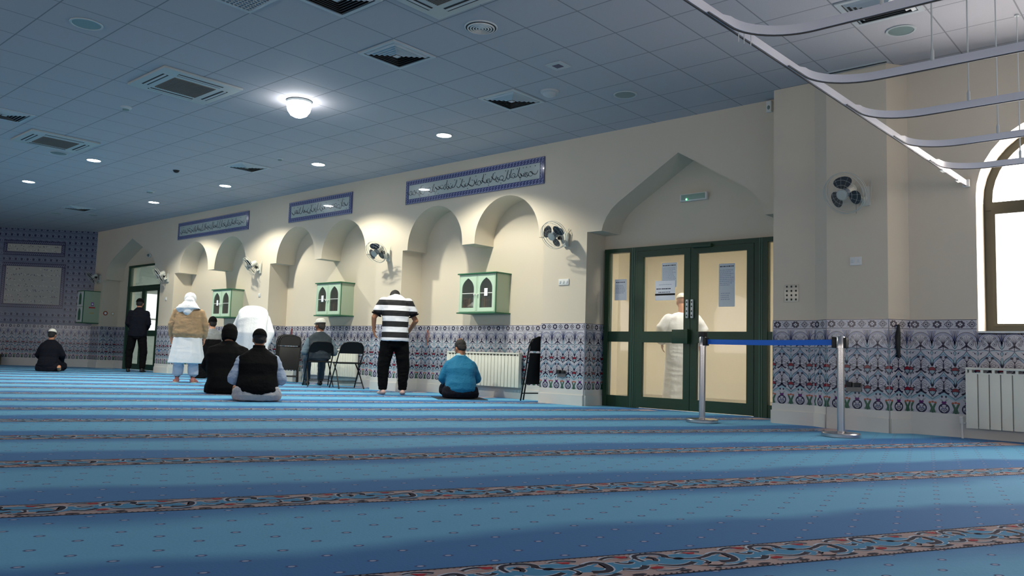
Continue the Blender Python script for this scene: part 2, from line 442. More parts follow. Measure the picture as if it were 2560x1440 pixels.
def top_cell():
    L = []
    sym(L, M_navy, 2, stroke(arc(.1, .085, .090, 88, 176, 9), .005)); sym(L, M_midblue, 1, stroke(arc(.1, .085, .078, 90, 180, 9), .004)); sym(L, M_navy, 2, stroke(arc(.1, .085, .066, 100, 200, 8), .0028))
    for dx in (-.05, -.034, -.018, .018, .034, .05):
        L += [(M_navy, 2, p) for p in stroke(bez((.1, .05), (.1 + dx * .4, .10), (.1 + dx, .142 - abs(dx) * .6), 5), .0055, .002)]
    L += [(M_navy, 2, p) for p in stroke([(.1, .04), (.1, .148)], .004, .002)]
    for x, y, q in ((.056, .062, .016), (.042, .092, .012), (.058, .118, .010)): sym(L, M_navy, 2, ringp(x, y, q, .0036, 9)); sym(L, M_navy, 3, disc(x, y, q * .42, q * .42, 6))
    sym(L, M_navy, 3, stroke(bez((.1, .05), (.08, .03), (.055, .020), 5), .022, .010)); L += [(M_navy, 3, p) for p in stroke([(.1, .07), (.1, 0)], .006)]
    for cx, s in ((0, 1), (.2, -1)):
        for dx, h in ((.004, .19), (.014, .192), (.026, .194), (.040, .196)):
            L += [(M_navy if dx in (.004, .026) else M_midblue, 2, p) for p in stroke(bez((cx, .05), (cx + s * dx * .5, .14), (cx + s * dx, h), 5), .005, .0035)]
        L += [(M_navy, 2, p) for p in stroke(bez((cx, .02), (cx + s * .04, .05), (cx + s * .014, .1), 6), .0045)]
        L += [(M_navy, 2, p) for p in stroke(bez((cx, .04), (cx + s * .022, .06), (cx + s * .004, .09), 5), .003)]
        L += [(M_blue, 1, [(cx, .0), (cx + s * .014, .03), (cx, .09)])]
    sym(L, M_navy, 2, stroke(bez((.1, .0), (.05, .025), (.0, .0), 7), .0045)); sym(L, M_blue, 1, [[(.1, 0), (.07, .008), (.04, .008), (.0, .0)]])
    return L
def foot_cell():
    L = []
    sym(L, M_blue, 1, [[(0.1, .198), (0.1, .17), (.065, .15), (.03, .13), (0, .12), (0, .145), (.035, .165), (.07, .182)]])
    sym(L, M_navy, 2, stroke(bez((0.1, .2), (.05, .175), (0, .13), 6), .0035))
    sym(L, M_navy, 3, disc(.082, .158, .009, .011, 8))
    sym(L, M_navy, 2, stroke(arc(.1, .045, .043, 95, 270, 10), .012)); sym(L, M_navy, 3, stroke(bez((.1, .005), (.07, .012), (.074, .04), 5), .008, .004)); sym(L, M_navy, 3, disc(.078, .068, .007, .008, 7)); sym(L, M_navy, 3, stroke(bez((.1, .03), (.088, .045), (.092, .065), 4), .004))
    sym(L, M_navy, 2, stroke(bez((.1, .02), (.075, .03), (.085, .06), 5), .006, .003)); sym(L, M_midblue, 2, stroke(bez((.1, .045), (.08, .05), (.076, .035), 4), .005))
    sym(L, M_purple, 3, disc(.09, .103, .012, .012, 8)); L += [(M_purple, 3, p) for p in disc(.1, .092, .007, .012, 7)]
    for dx in (-.04, -.025, .025, .04): L += [(M_green, 2, p) for p in stroke(bez((.1, .1), (.1 + dx * .6, .12), (.1 + dx, .14), 4), .005, .002)]
    for cx, s in ((0, 1), (.2, -1)):
        L.append((M_green, 2, [(cx, .0), (cx + s * .026, .006), (cx + s * .016, .045), (cx + s * .036, .095), (cx + s * .014, .09), (cx, .06)])); L += [(M_navy, 2, p) for p in stroke(arc(cx + s * .026, .012, .008, 0, 300, 6), .003)]
        L += [(M_navy, 3, p) for p in stroke(bez((cx, .0), (cx + s * .012, .05), (cx + s * .03, .092), 4), .0025)]
        L += [(M_orange, 3, p) for p in disc(cx + s * .024, .1, .013, .009, 7)] + [(M_orange, 3, p) for p in [[(cx, .095), (cx + s * .012, .1), (cx + s * .006, .118), (cx, .11)]]]
    return L
def border_cell():
    L = [(M_navy, 1, [(0, .093), (.2, .093), (.2, .098), (0, .098)]), (M_navy, 1, [(0, .006), (.2, .006), (.2, .011), (0, .011)])]
    for k in range(8):
        a = math.radians(45 * k + 22.5); L += [(M_navy, 2, p) for p in disc(.05 + .03 * math.cos(a), .052 + .026 * math.sin(a), .013, .012, 7)]
    L += [(M_navy, 1, p) for p in disc(.05, .052, .03, .026, 12)]
    for k in range(4):
        a = math.radians(90 * k); L += [(M_tilebase, 3, p) for p in disc(.05 + .012 * math.cos(a), .052 + .011 * math.sin(a), .009, .009, 8)]
    L += [(M_navy, 4, p) for p in disc(.05, .052, .005, .005, 6)]
    L += [(M_navy, 2, p) for p in stroke([(.112, .052), (.15, .09), (.188, .052), (.15, .014), (.112, .052)], .006)]
    L += [(M_navy, 2, p) for p in stroke(arc(.15, .052, .02, 0, 360, 12), .006)] + [(M_navy, 2, p) for p in disc(.15, .052, .009, .009, 8)]
    for cx in (.1, 0.0):
        for zz in (.025, .08): L += [(M_midblue, 2, p) for p in stroke([(cx + .0, zz), (cx + .014, zz - .006 if zz > .05 else zz + .006)], .004)]
    return L
CELLS = dict(body=body_cell(), top=top_cell(), foot=foot_cell(), border=border_cell())

def dado(mb, p0, p1, z1=TT, detail=True):
    p0 = V((p0[0], p0[1])); p1 = V((p1[0], p1[1])); d = p1 - p0; L = d.length; d.normalize(); n = V((d.y, -d.x))
    def P(u, z, w): return (p0.x + d.x * u + n.x * w, p0.y + d.y * u + n.y * w, z)
    # tile slab
    i = len(mb.v); T = .010
    mb.prism([(0, TB), (L, TB), (L, z1), (0, z1)], T, M_tilebase, to3=lambda u, z, w: P(u, z, w))
    rows = [('foot', TB), ('body', TB + .2), ('body', TB + .4), ('top', TB + .6), ('border', TB + .8)]
    N = int(math.ceil(L / .2))
    for k in range(N):
        for nm, z0 in rows:
            for m, lay, poly in CELLS[nm]:
                us = [min(max(x + .2 * k, 0), L) for x, y in poly]
                if max(us) - min(us) < 1e-4: continue
                zs = [min(z0 + y, z1 - .002) for x, y in poly]
                if max(zs) - min(zs) < 1e-4: continue
                mb.poly([P(u, z, T + .0004 * lay) for u, z in zip(us, zs)], m)
def skirting(mb, p0, p1):
    p0 = V((p0[0], p0[1])); p1 = V((p1[0], p1[1])); d = p1 - p0; L = d.length; d.normalize(); n = V((d.y, -d.x))
    def q(z0, z1, t, e=0):
        mb.prism([(-e, z0), (L + e, z0), (L + e, z1), (-e, z1)], t, M_skirt, to3=lambda u, z, w: (p0.x + d.x * u + n.x * w, p0.y + d.y * u + n.y * w, z))
    q(0, SK, .030, .0); q(SK, TB, .016, .0)

# ------------------------------------------------------------------ floor and ceiling
RX0, RX1, RY0 = -30.0, 6.5, -5.5
ROOM = [FAR0, CORNER, V((-3.66, YW)), V((-3.66, 8.49)), V((-3.20, 8.49)), V((-3.03, 8.36)), V((-2.43, 8.36)), V((-2.29, 8.56)), V((RX1, 8.56)), V((RX1, RY0)), V((RX0, RY0)), V((RX0, FAR0.y))]
def build_floor():
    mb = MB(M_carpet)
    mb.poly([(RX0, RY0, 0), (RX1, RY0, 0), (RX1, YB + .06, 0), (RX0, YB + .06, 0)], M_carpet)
    P = .46; rnd = random.Random(3)
    near = []
    def add(m, lay, polys): near.extend((m, lay, p) for p in polys)
    ub = [(P * k / 16, .185 + .022 * math.sin(2 * PI * k / 16) + .008 * math.sin(6 * PI * k / 16)) for k in range(17)]
    lb = [(P * k / 16, .075 + .030 * math.sin(2 * PI * k / 16 + 1.3) + .008 * math.sin(8 * PI * k / 16)) for k in range(17)]
    for k in range(16): add(M_cblue, 2, [[lb[k], lb[k + 1], ub[k + 1], ub[k]]])
    curves = [
        (bez((.02, .150), (-.005, .238), (.085, .228), 8) + bez((.085, .228), (.140, .218), (.118, .175), 5)[1:], .022),
        (bez((.118, .175), (.19, .105), (.28, .165), 8), .016),
        (bez((.28, .165), (.350, .212), (.338, .12), 8) + bez((.338, .12), (.325, .06), (.262, .085), 5)[1:], .024),
        (bez((.045, .105), (.10, .050), (.175, .10), 7), .018), (bez((.355, .205), (.40, .245), (.455, .205), 6), .020),
        (bez((.19, .05), (.26, .012), (.335, .045), 6), .016), (bez((.37, .09), (.425, .045), (.46, .105), 6), .020),
        (bez((.055, .19), (.09, .165), (.06, .145), 5), .014), (bez((.18, .215), (.225, .24), (.27, .205), 5), .014),
        (bez((.21, .13), (.24, .09), (.20, .075), 5), .012), (bez((.385, .165), (.415, .12), (.44, .155), 5), .015),
        (bez((.005, .05), (.05, .02), (.10, .045), 5), .012)]
    for c, w in curves:
        add(M_cwhite, 3, stroke(c, w + .010)); add(M_cnavy, 4, stroke(c, w * .55, w * 1.15))
    add(M_cwhite, 3, stroke(ub, .005)); add(M_cwhite, 3, stroke(lb, .005))
    add(M_cbeige, 3, [[(.03, .17), (.075, .205), (.105, .19), (.06, .155)], [(.16, .055), (.22, .09), (.29, .08), (.24, .040)], [(.295, .14), (.33, .165), (.328, .105)], [(.39, .19), (.42, .21), (.44, .185)]])
    add(M_cred, 5, disc(.02, .072, .026, .014, 5)); add(M_cred, 5, [[(.41, .225), (.455, .222), (.45, .198), (.425, .20)]]); add(M_cred, 5, [[(.205, .215), (.25, .205), (.235, .185), (.215, .19)]])
    add(M_cnavy, 5, disc(.09, .022, .022, .009, 7)); add(M_cnavy, 5, disc(.21, .022, .012, .007, 6)); add(M_cnavy, 5, disc(.385, .02, .026, .010, 7)); add(M_cnavy, 4, disc(.15, .15, .020, .014, 7))
    for k in range(23): add(M_cnavy, 3, [[(.02 * k, .002), (.02 * k + .008, .002), (.02 * k + .012, .010), (.02 * k + .004, .010)]]); add(M_cnavy, 3, [[(.02 * k, .240), (.02 * k + .008, .240), (.02 * k + .012, .248), (.02 * k + .004, .248)]])
    def W3(u, v, z): return (SU.x * u + SN.x * v, SU.y * u + SN.y * v, z)
    import math as _m
    def inside(u, v):
        x = SU.x * u + SN.x * v; y = SU.y * u + SN.y * v
        return RX0 + .3 < x < RX1 - .2 and RY0 < y
    for k in range(-3, 17):
        v1 = ROW0 + ROWP * k; v0 = v1 - BANDW
        # clip band to the room: y < wall line
        uu = []
        for ui in range(-400, 400):
            u = ui * P / 2
            x = SU.x * u + SN.x * v0; y = SU.y * u + SN.y * v0; x2 = SU.x * (u + P / 2) + SN.x * v1; y2 = SU.y * (u + P / 2) + SN.y * v1
            if RX0 < x < RX1 - .4 and y > RY0 + .1 and max(y, y2) < (YB + .0 if x < -2.9 else 8.5): uu.append(u)
        if not uu: continue
        ua, ubb = min(uu), max(uu) + P / 2
        mb.poly([W3(ua, v0, .0006), W3(ubb, v0, .0006), W3(ubb, v1, .0006), W3(ua, v1, .0006)], M_cbeige)
        for a, b_ in ((v0 - .004, v0 + .004), (v1 - .004, v1 + .004)):
            mb.poly([W3(ua, a, .0009), W3(ubb, a, .0009), W3(ubb, b_, .0009), W3(ua, b_, .0009)], M_cnavy)
        u = ua
        while u + P <= ubb + 1e-6:
            for m, lay, poly in near: mb.poly([W3(u + x, v0 + y, .0006 + .00035 * lay) for x, y in poly], m)
            u += P
    struct(mb.build('floor', fixn=False))
build_floor()
mb = MB(M_ceil); mb.box((RX0, RY0, ZC), (RX1, YB + .3, ZC + .05)); struct(mb.build('ceiling'))

# ------------------------------------------------------------------ main wall (arcade)
def round_pair(XL, a, b, c, d, XR, top=3.04):
    zl = 2.357
    def half(x0, x1):
        cx, r = (x0 + x1) / 2, (x1 - x0) / 2; st = top - r
        return [(x0, zl)] + [(cx - r * math.cos(PI * k / 28), st + r * math.sin(PI * k / 28)) for k in range(29)] + [(x1, zl)]
    return [(XL, 0), (XL, zl)] + half(a, b) + half(c, d) + [(XR, zl), (XR, 0)]
def pointed(XL, cx, XR, offs, apex):
    L = [(XL, 0), (XL, 2.362)] + [(cx - dx, z) for dx, z in offs] + [(cx, apex)] + [(cx + dx, z) for dx, z in reversed(offs)] + [(XR, 2.362), (XR, 0)]
    return L
path = [(CORNER.x, 0)]
far_offs = [(1.41, 2.362), (1.41, 2.52), (1.39, 2.66), (1.34, 2.74), (1.26, 2.82), (1.1, 2.915)]
dr_offs = [(1.15, 2.362), (1.13, 2.44), (1.08, 2.54), (1.0, 2.64), (.9, 2.72)]
path += pointed(-22.5, -20.87, -19.12, far_offs, 3.37)
path += round_pair(-18.43, -18.2, -16.85, -16.57, -15.26, -15.0)
path += round_pair(-14.32, -14.1, -12.79, -12.575, -11.26, -10.945)
path += round_pair(-10.26, -10.14, -8.85, -8.58, -7.29, -7.19)
path += pointed(-6.43, -5.04, -3.79, dr_offs, 3.268)
path += [(-3.66, 0), (-3.66, ZC), (CORNER.x, ZC)]
mb = MB(M_wall); mb.prism(path, YB - YW, M_wall, to3=lambda u, z, w: (u, YW + w, z)); struct(mb.build('wall_main', smooth=30))

mb = MB(M_wall)
def quadY(x0, x1, z0, z1, y=YB, t=.15): mb.box((x0, y, z0), (x1, y + t, z1), M_wall)
quadY(CORNER.x, -21.86, 0, ZC); quadY(-21.86, -19.9, 2.74, ZC); quadY(-19.9, -6.40, 0, ZC); quadY(-6.40, -3.80, 2.165, ZC); quadY(-3.80, -3.0, 0, ZC)
struct(mb.build('wall_recess'))

# far wall
farn = V((FARD.y, -FARD.x))
def F3(s, z, w): return (CORNER.x + FARD.x * s + farn.x * w, CORNER.y + FARD.y * s + farn.y * w, z)   # s <= 0
mb = MB(M_farbase); mb.prism([(-5.5, 0), (0, 0), (0, ZC), (-5.5, ZC)], -.15, M_farbase, to3=F3)
cw, ch = .15, .166
fl = []
for k in range(8):
    a = math.radians(45 * k); fl += [(M_farnavy, 1, [(.04 + .017 * math.cos(a) + x, .08 + .022 * math.sin(a) + y) for x, y in disc(0, 0, .011, .014, 6)[0]])]
fl += [(M_farnavy, 1, p) for p in disc(.04, .08, .017, .02, 8)] + [(M_farlight, 1, p) for p in ringp(.115, .08, .026, .008, 10)] + [(M_farnavy, 2, p) for p in disc(.115, .075, .010, .014, 7)]
fl += [(M_farlight, 1, p) for p in stroke([(.04, .125), (.08, .14), (.115, .125)], .006)] + [(M_farnavy, 1, p) for p in stroke([(.0, .015), (.04, .035), (.08, .015), (.115, .03), (.15, .015)], .005)]
def blocked(s, z):
    return (-2.42 < s < -.74 and 1.5 < z < 2.82) or (-2.42 < s < -.8 and 3.0 < z < 3.37)
nrow = int((ZC - TT) / ch)
for r in range(nrow + 1):
    for c in range(36):
        s0 = -5.4 + c * cw; z0 = TT + .02 + r * ch
        if blocked(s0 + .07, z0 + .08): continue
        for m, lay, p in fl: mb.poly([F3(min(s0 + x, 0), min(z0 + y, ZC - .002), .001 + .0005 * lay) for x, y in p], m)
# panels set in the tiling
def farpanel(s0, s1, z0, z1, rows):
    mb.prism([(s0 - .1, z0 - .1), (s1 + .1, z0 - .1), (s1 + .1, z1 + .1), (s0 - .1, z1 + .1)], .006, M_farnavy, to3=F3)
    nb = int((s1 - s0 + .2) / .05)
    for k in range(nb):
        for zz in (z0 - .05, z1 + .05):
            x = s0 - .1 + .05 * k
            for p in stroke([(x, zz - .03), (x + .025, zz + .03), (x + .05, zz - .03)], .012): mb.poly([F3(a, b, .007) for a, b in p], M_farlight)
    nz = int((z1 - z0) / .05)
    for k in range(nz):
        for xx in (s0 - .05, s1 + .05):
            z = z0 + .05 * k
            for p in stroke([(xx - .03, z), (xx + .03, z + .025), (xx - .03, z + .05)], .012): mb.poly([F3(a, b, .007) for a, b in p], M_farlight)
    mb.prism([(s0, z0), (s1, z0), (s1, z1), (s0, z1)], .009, M_farpanel, to3=F3)
    rr = random.Random(5); h = (z1 - z0) / rows
    for r in range(rows):
        x = s0 + .03
        while x < s1 - .06:
            w = rr.uniform(.03, .09); 
            if rr.random() < .75:
                zb = z0 + h * r + h * .2; hh = h * rr.uniform(.3, .6)
                for p in stroke(bez((x, zb + hh), (x + w * .5, zb - h * .1), (x + w, zb + hh * rr.random()), 5), .016, .008): mb.poly([F3(a, b, .0098) for a, b in p], M_farpl if rr.random() < .6 else M_farnavy)
            x += w + .015
farpanel(-2.28, -.87, 1.66, 2.68, 7)
farpanel(-2.29, -.915, 3.08, 3.29, 2)
struct(mb.build('wall_far', fixn=False))

# remaining sides of the room
mb = MB(M_wall)
mb.box((RX0 - .1, RY0, 0), (RX0, FAR0.y, ZC)); 
mb.box((RX0, FAR0.y, 0), (FAR0.x, FAR0.y + .12, ZC))
struct(mb.build('wall_left'))

def arch_loop(x0, x1, z0, spring, n=20):
    cx, r = (x0 + x1) / 2, (x1 - x0) / 2
    return [(x0, z0)] + [(cx - r * math.cos(PI * k / n), spring + r * math.sin(PI * k / n)) for k in range(n + 1)] + [(x1, z0)]
WX = [(-1.69, -.26), (1.0, 2.43), (3.7, 5.13)]  # only the first is in view; the others are added for daylight
mb = MB(M_wall)
holes = [arch_loop(a, b, 1.0, 2.30) for a, b in WX]
mb.prism([(-2.29, 0), (RX1, 0), (RX1, ZC), (-2.29, ZC)], .45, M_wall, holes=holes, to3=lambda u, z, w: (u, 8.56 + w, z))
struct(mb.build('wall_window', smooth=30))
mb = MB(M_wall)
pl = [(-3.66, YW + .0), (-3.66, 8.49), (-3.20, 8.49), (-3.03, 8.36), (-2.43, 8.36), (-2.29, 8.56), (-2.29, 9.3), (-3.66, 9.3)]
mb.prism(pl, ZC, M_wall, to3=lambda u, v, w: (u, v, w)); struct(mb.build('wall_pilaster'))
# back and right walls, with unseen windows added as fill light
BW = [(-26, -24.4), (-21.5, -19.9), (-17, -15.4), (-12.5, -10.9), (-8, -6.4), (-3.5, -1.9), (1.0, 2.6)]
mb = MB(M_wall)
mb.prism([(RX0, 0), (RX1, 0), (RX1, ZC), (RX0, ZC)], .34, M_wall, holes=[arch_loop(a, b, .9, 2.1) for a, b in BW], to3=lambda u, z, w: (u, RY0 - w, z))
struct(mb.build('wall_back', smooth=30))
RW = [(-4.0, -2.4), (-.5, 1.1), (3.6, 5.2)]
mb = MB(M_wall)
mb.prism([(RY0, 0), (8.9, 0), (8.9, ZC), (RY0, ZC)], .34, M_wall, holes=[arch_loop(a, b, .9, 2.1) for a, b in RW], to3=lambda u, z, w: (RX1 + w, u, z))
struct(mb.build('wall_right', smooth=30))

M_pane = emit_mat('frosted_daylight_pane', (1.0, 0.94, 0.90), WINDOW_POWER)
M_paneb = emit_mat('added_fill_pane', (1.0, 0.93, 0.90), FILL_WINDOW_POWER)  # glowing panes of the added, unseen windows
wn = [0]
def window(x0, x1, z0, spring, to3, pane, transom=True):
    wn[0] += 1
    e = bpy.data.objects.new('window_%d' % wn[0], None); COL.objects.link(e); e['kind'] = 'structure'
    mb = MB(M_winframe); fr = .075
    out = arch_loop(x0, x1, z0, spring); inn = arch_loop(x0 + fr, x1 - fr, z0 + fr, spring)
    mb.prism(out, .07, M_winframe, holes=[inn], to3=to3)
    if transom:
        mb.prism([(x0 + .02, spring - .10), (x1 - .02, spring - .10), (x1 - .02, spring - .02), (x0 + .02, spring - .02)], .085, M_winframe, to3=to3)
        mb.prism(arch_loop(x0 + fr - .01, x1 - fr + .01, z0 + fr - .01, spring - .16, 2)[:1] + [(x0 + fr - .01, spring - .09), (x1 - fr + .01, spring - .09), (x1 - fr + .01, z0 + fr - .01)], .03, M_winframe,
                 holes=[[(x0 + .1, z0 + .09), (x1 - .1, z0 + .09), (x1 - .1, spring - .14), (x0 + .1, spring - .14)]], to3=lambda u, z, w: to3(u, z, w + .06))
        mx = (x0 + x1) / 2
        mb.prism([(mx - .03, z0), (mx + .03, z0), (mx + .03, spring - .1), (mx - .03, spring - .1)], .085, M_winframe, to3=to3)
    mb.build('window_frame', e)
    mb = MB(pane); mb.prism(arch_loop(x0 + .02, x1 - .02, z0 + .02, spring), .006, pane, to3=lambda u, z, w: to3(u, z, w + .02)); mb.build('frosted_pane', e)
    mb = MB(M_skirt); mb.prism([(x0 - .0, z0 - .03), (x1 + .0, z0 - .03), (x1 + .0, z0 + .004), (x0 - .0, z0 + .004)], .42, M_white, to3=lambda u, z, w: to3(u, z, w)); mb.build('window_sill', e)
for a, b in WX: window(a, b, 1.0, 2.30, lambda u, z, w: (u, 8.97 - w, z), M_pane)
for a, b in BW: window(a, b, .9, 2.1, lambda u, z, w: (u, RY0 - .3 + w, z), M_paneb, False)
for a, b in RW: window(a, b, .9, 2.1, lambda u, z, w: (RX1 + .3 - w, u, z), M_paneb, False)

# dado tiling and skirting
mb = MB(M_tilebase); dado(mb, FAR0, CORNER); struct(mb.build('trim_1', fixn=False))
mainsegs = [((-23.08, YW), (-22.5, YW)), ((-22.5, YW), (-22.5, YB)), ((-22.5, YB), (-21.87, YB)), ((-19.12, YW), (-18.43, YW))]
for XL, XR, nx in ((-18.43, -15.0, -14.32), (-14.32, -10.945, -10.26), (-10.26, -7.19, -6.43)):
    mainsegs += [((XL, YW), (XL, YB)), ((XL, YB), (XR, YB)), ((XR, YB), (XR, YW)), ((XR, YW), (nx, YW))]
mainsegs += [((-6.43, YW), (-6.43, YB))]
mb = MB(M_tilebase)
for a, b in mainsegs: dado(mb, a, b)
struct(mb.build('trim_2', fixn=False))
rsegs = [((-3.66, YW), (-3.66, 8.49)), ((-3.66, 8.49), (-3.20, 8.49)), ((-3.20, 8.49), (-3.03, 8.36)), ((-3.03, 8.36), (-2.43, 8.36)), ((-2.43, 8.36), (-2.29, 8.56)), ((-2.29, 8.56), (-1.70, 8.56))]
mb = MB(M_tilebase)
for a, b in rsegs: dado(mb, a, b)
dado(mb, (-1.70, 8.56), (-.25, 8.56), z1=.985); dado(mb, (-.25, 8.56), (.99, 8.56)); dado(mb, (.99, 8.56), (2.44, 8.56), z1=.985); dado(mb, (2.44, 8.56), (6.45, 8.56), z1=.985)
struct(mb.build('trim_3', fixn=False))
mb = MB(M_skirt); skirting(mb, FAR0, CORNER)
struct(mb.build('baseboard_far'))
mb = MB(M_skirt)
for a, b in mainsegs: skirting(mb, a, b)
struct(mb.build('baseboard_main'))
mb = MB(M_skirt)
for a, b in rsegs + [((-1.70, 8.56), (6.45, 8.56))]: skirting(mb, a, b)
struct(mb.build('baseboard_window'))

# ------------------------------------------------------------------ lobby and corridor behind the doors
M_lobby = mat('lobby_cream', (238, 232, 212), 0.7)
M_lobf = mat('lobby_floor', (170, 160, 140), 0.5)
mb = MB(M_lobby)
mb.box((-10.0, 13.2, 0), (-2.2, 13.3, 2.9)); mb.box((-10.1, 9.4, 0), (-10.0, 13.3, 2.9)); mb.box((-2.3, 9.4, 0), (-2.2, 13.3, 2.9)); mb.box((-10, 9.38, 2.75), (-2.2, 13.3, 2.85))
mb.box((-8.9, 12.2, 0), (-8.2, 13.2, 2.75))
struct(mb.build('wall_lobby'))
mb = MB(M_lobf); mb.box((-10, YB + .05, -.02), (-2.2, 13.3, -.001)); mb.box((-24, YB + .05, -.02), (-18, 12.6, -.001)); struct(mb.build('trim_4'))
mb = MB(mat('corridor_paint', (206, 220, 218), .7)); mb.box((-24, 12.5, 0), (-18, 12.6, 3.0)); mb.box((-24.1, 9.38, 0), (-24, 12.6, 3.0)); mb.box((-18, 9.38, 0), (-17.9, 12.6, 3.0)); mb.box((-24, 9.38, 2.95), (-18, 12.6, 3.0)); struct(mb.build('wall_corridor'))
def ceiling_panel_light(loc, size, w, label, col=(1, .9, .72)):
    t = thing('ceiling_light', label, 'ceiling light', loc)
    mb = MB(M_white); mb.box((-size / 2 - .02, -size / 2 - .02, -.03), (size / 2 + .02, size / 2 + .02, 0)); mb.build('housing', t)
    mb = MB(); mb.box((-size / 2, -size / 2, -.035), (size / 2, size / 2, -.031), emit_mat('lobby_diffuser', col, w)); mb.build('diffuser', t)
LC = (1, .97, .90)
ceiling_panel_light((-7.2, 10.3, 2.749), .6, LOBBY_W, 'square ceiling light of the lobby seen through the left glass', LC)
ceiling_panel_light((-4.9, 9.85, 2.749), .6, LOBBY_W, 'square ceiling light of the lobby behind the right door leaf', LC)
ceiling_panel_light((-20.3, 11.0, 2.949), .6, LOBBY_W * 2.2, 'square ceiling light of the corridor behind the far green door', (.86, .98, 1))

e = bpy.data.objects.new('window_20', None); COL.objects.link(e); e['kind'] = 'structure'
mb = MB(M_white); mb.prism([(10.45, 1.0), (11.35, 1.0), (11.35, 2.25), (10.45, 2.25)], .05, M_white, holes=[[(10.52, 1.07), (11.28, 1.07), (11.28, 1.40), (10.52, 1.40)], [(10.52, 1.45), (11.28, 1.45), (11.28, 2.18), (10.52, 2.18)]], to3=lambda u, z, w: (-23.99 + w, u, z)); mb.build('window_frame', e)
mb = MB(emit_mat('corridor_pane', (.9, .97, 1), 3.0)); mb.box((-23.99, 10.5, 1.05), (-23.98, 11.3, 2.2)); mb.build('pane', e)
# ------------------------------------------------------------------ doors
def door_unit(idx, x0, x1, top, posts, leaves, side, trans=None):
    """posts: list of (xa, xb); leaves: list of (xa, xb, hinge); side: list of glazed side panels"""
    e = bpy.data.objects.new('door_%d' % idx, None); COL.objects.link(e); e['kind'] = 'structure'
    Y0 = 9.17
    mb = MB(M_frame)
    for a, b in posts: mb.box((a, Y0, 0), (b, Y0 + .09, top))
    mb.box((x0 - .001, Y0 - .004, top - .055), (x1 + .001, Y0 + .088, top + .002))
    if trans: mb.box((x0 + .001, Y0 - .003, trans), (x1 - .001, Y0 + .088, trans + .07))
    for a, b in posts:
        if b - a > .1: mb.box(((a + b) / 2 - .018, Y0 - .006, 0), ((a + b) / 2 - .008, Y0, top), M_frame2); mb.box(((a + b) / 2 + .012, Y0 - .006, 0), ((a + b) / 2 + .02, Y0, top), M_frame2)
    mb.build('door_frame', e)
    ltop = (trans if trans else top - .055)
    for a, b in side:
        mb = MB(M_frame); mb.box((a, Y0 + .01, 0), (b, Y0 + .07, .15)); mb.box((a, Y0 + .01, .88), (b, Y0 + .07, 1.02)); mb.build('side_panel', e)
        mb = MB(M_glass); mb.box((a, Y0 + .035, .15), (b, Y0 + .041, .88)); mb.box((a, Y0 + .035, 1.02), (b, Y0 + .041, ltop)); mb.build('side_glass', e)
    if trans:
        mb = MB(M_glass); mb.box((x0 + .05, Y0 + .035, trans + .07), (x1 - .05, Y0 + .041, top - .05)); mb.build('transom_glass', e)
    for a, b in leaves:
        st = .095; mb = MB(M_frame)
        mb.prism([(a + .004, .012), (b - .004, .012), (b - .004, ltop - .004), (a + .004, ltop - .004)], .05, M_frame,
                 holes=[[(a + st, .155), (b - st, .155), (b - st, .875), (a + st, .875)], [(a + st, 1.02), (b - st, 1.02), (b - st, ltop - .085), (a + st, ltop - .085)]], to3=lambda u, z, w: (u, Y0 - .005 + w, z))
        lf = mb.build('door_leaf', e)
        mb = MB(M_glass); mb.box((a + st, Y0 + .018, .155), (b - st, Y0 + .024, .875)); mb.box((a + st, Y0 + .018, 1.02), (b - st, Y0 + .024, ltop - .085)); mb.build('leaf_glass', lf)
        for (p, q, r, s_) in ((a + st, b - st, .155, .875), (a + st, b - st, 1.02, ltop - .085)):
            pass
    return e
d1 = door_unit(1, -6.395, -3.82, 2.16, [(-6.395, -6.325), (-5.985, -5.86), (-4.195, -4.03), (-3.87, -3.82)], [(-5.86, -5.055), (-5.055, -4.195)], [(-6.325, -5.985), (-4.03, -3.87)])
for x in (-5.09, -5.02):
    mb = MB(M_whitem); mb.rbox((x - .018, 9.135, 1.19), (x + .018, 9.163, 1.43), .01)
    h = mb.build('pull_handle', d1, smooth=40); h['label'] = 'white pull handle plate'
    mb = MB(M_dark)
    for z in (1.225, 1.28, 1.34, 1.395): mb.ell((x, 9.134, z), (.009, .004, .012))
    mb.build('handle_slot', h)
mb = MB(M_frame); mb.rbox((-5.30, 9.13, .865), (-5.055, 9.16, 1.045), .006); mb.rbox((-5.09, 9.10, .86), (-5.055, 9.14, 1.05), .006); mb.build('lock_box', d1, smooth=40)
mb = MB(M_frame); mb.rbox((-5.02, 9.12, 2.09), (-4.75, 9.165, 2.135), .008); mb.build('door_closer', d1)
d2 = door_unit(2, -21.86, -19.9, 2.74, [(-21.86, -21.75), (-19.98, -19.9)], [(-21.75, -20.87), (-20.87, -19.98)], [], trans=2.12)
mb = MB(M_whitem); mb.rbox((-20.93, 9.13, 1.0), (-20.90, 9.16, 1.2), .008); mb.build('pull_handle', d2)
mb = MB(M_blackp); mb.rbox((-21.0, 9.12, .99), (-20.6, 9.15, 1.04), .008); mb.build('push_bar', d2)

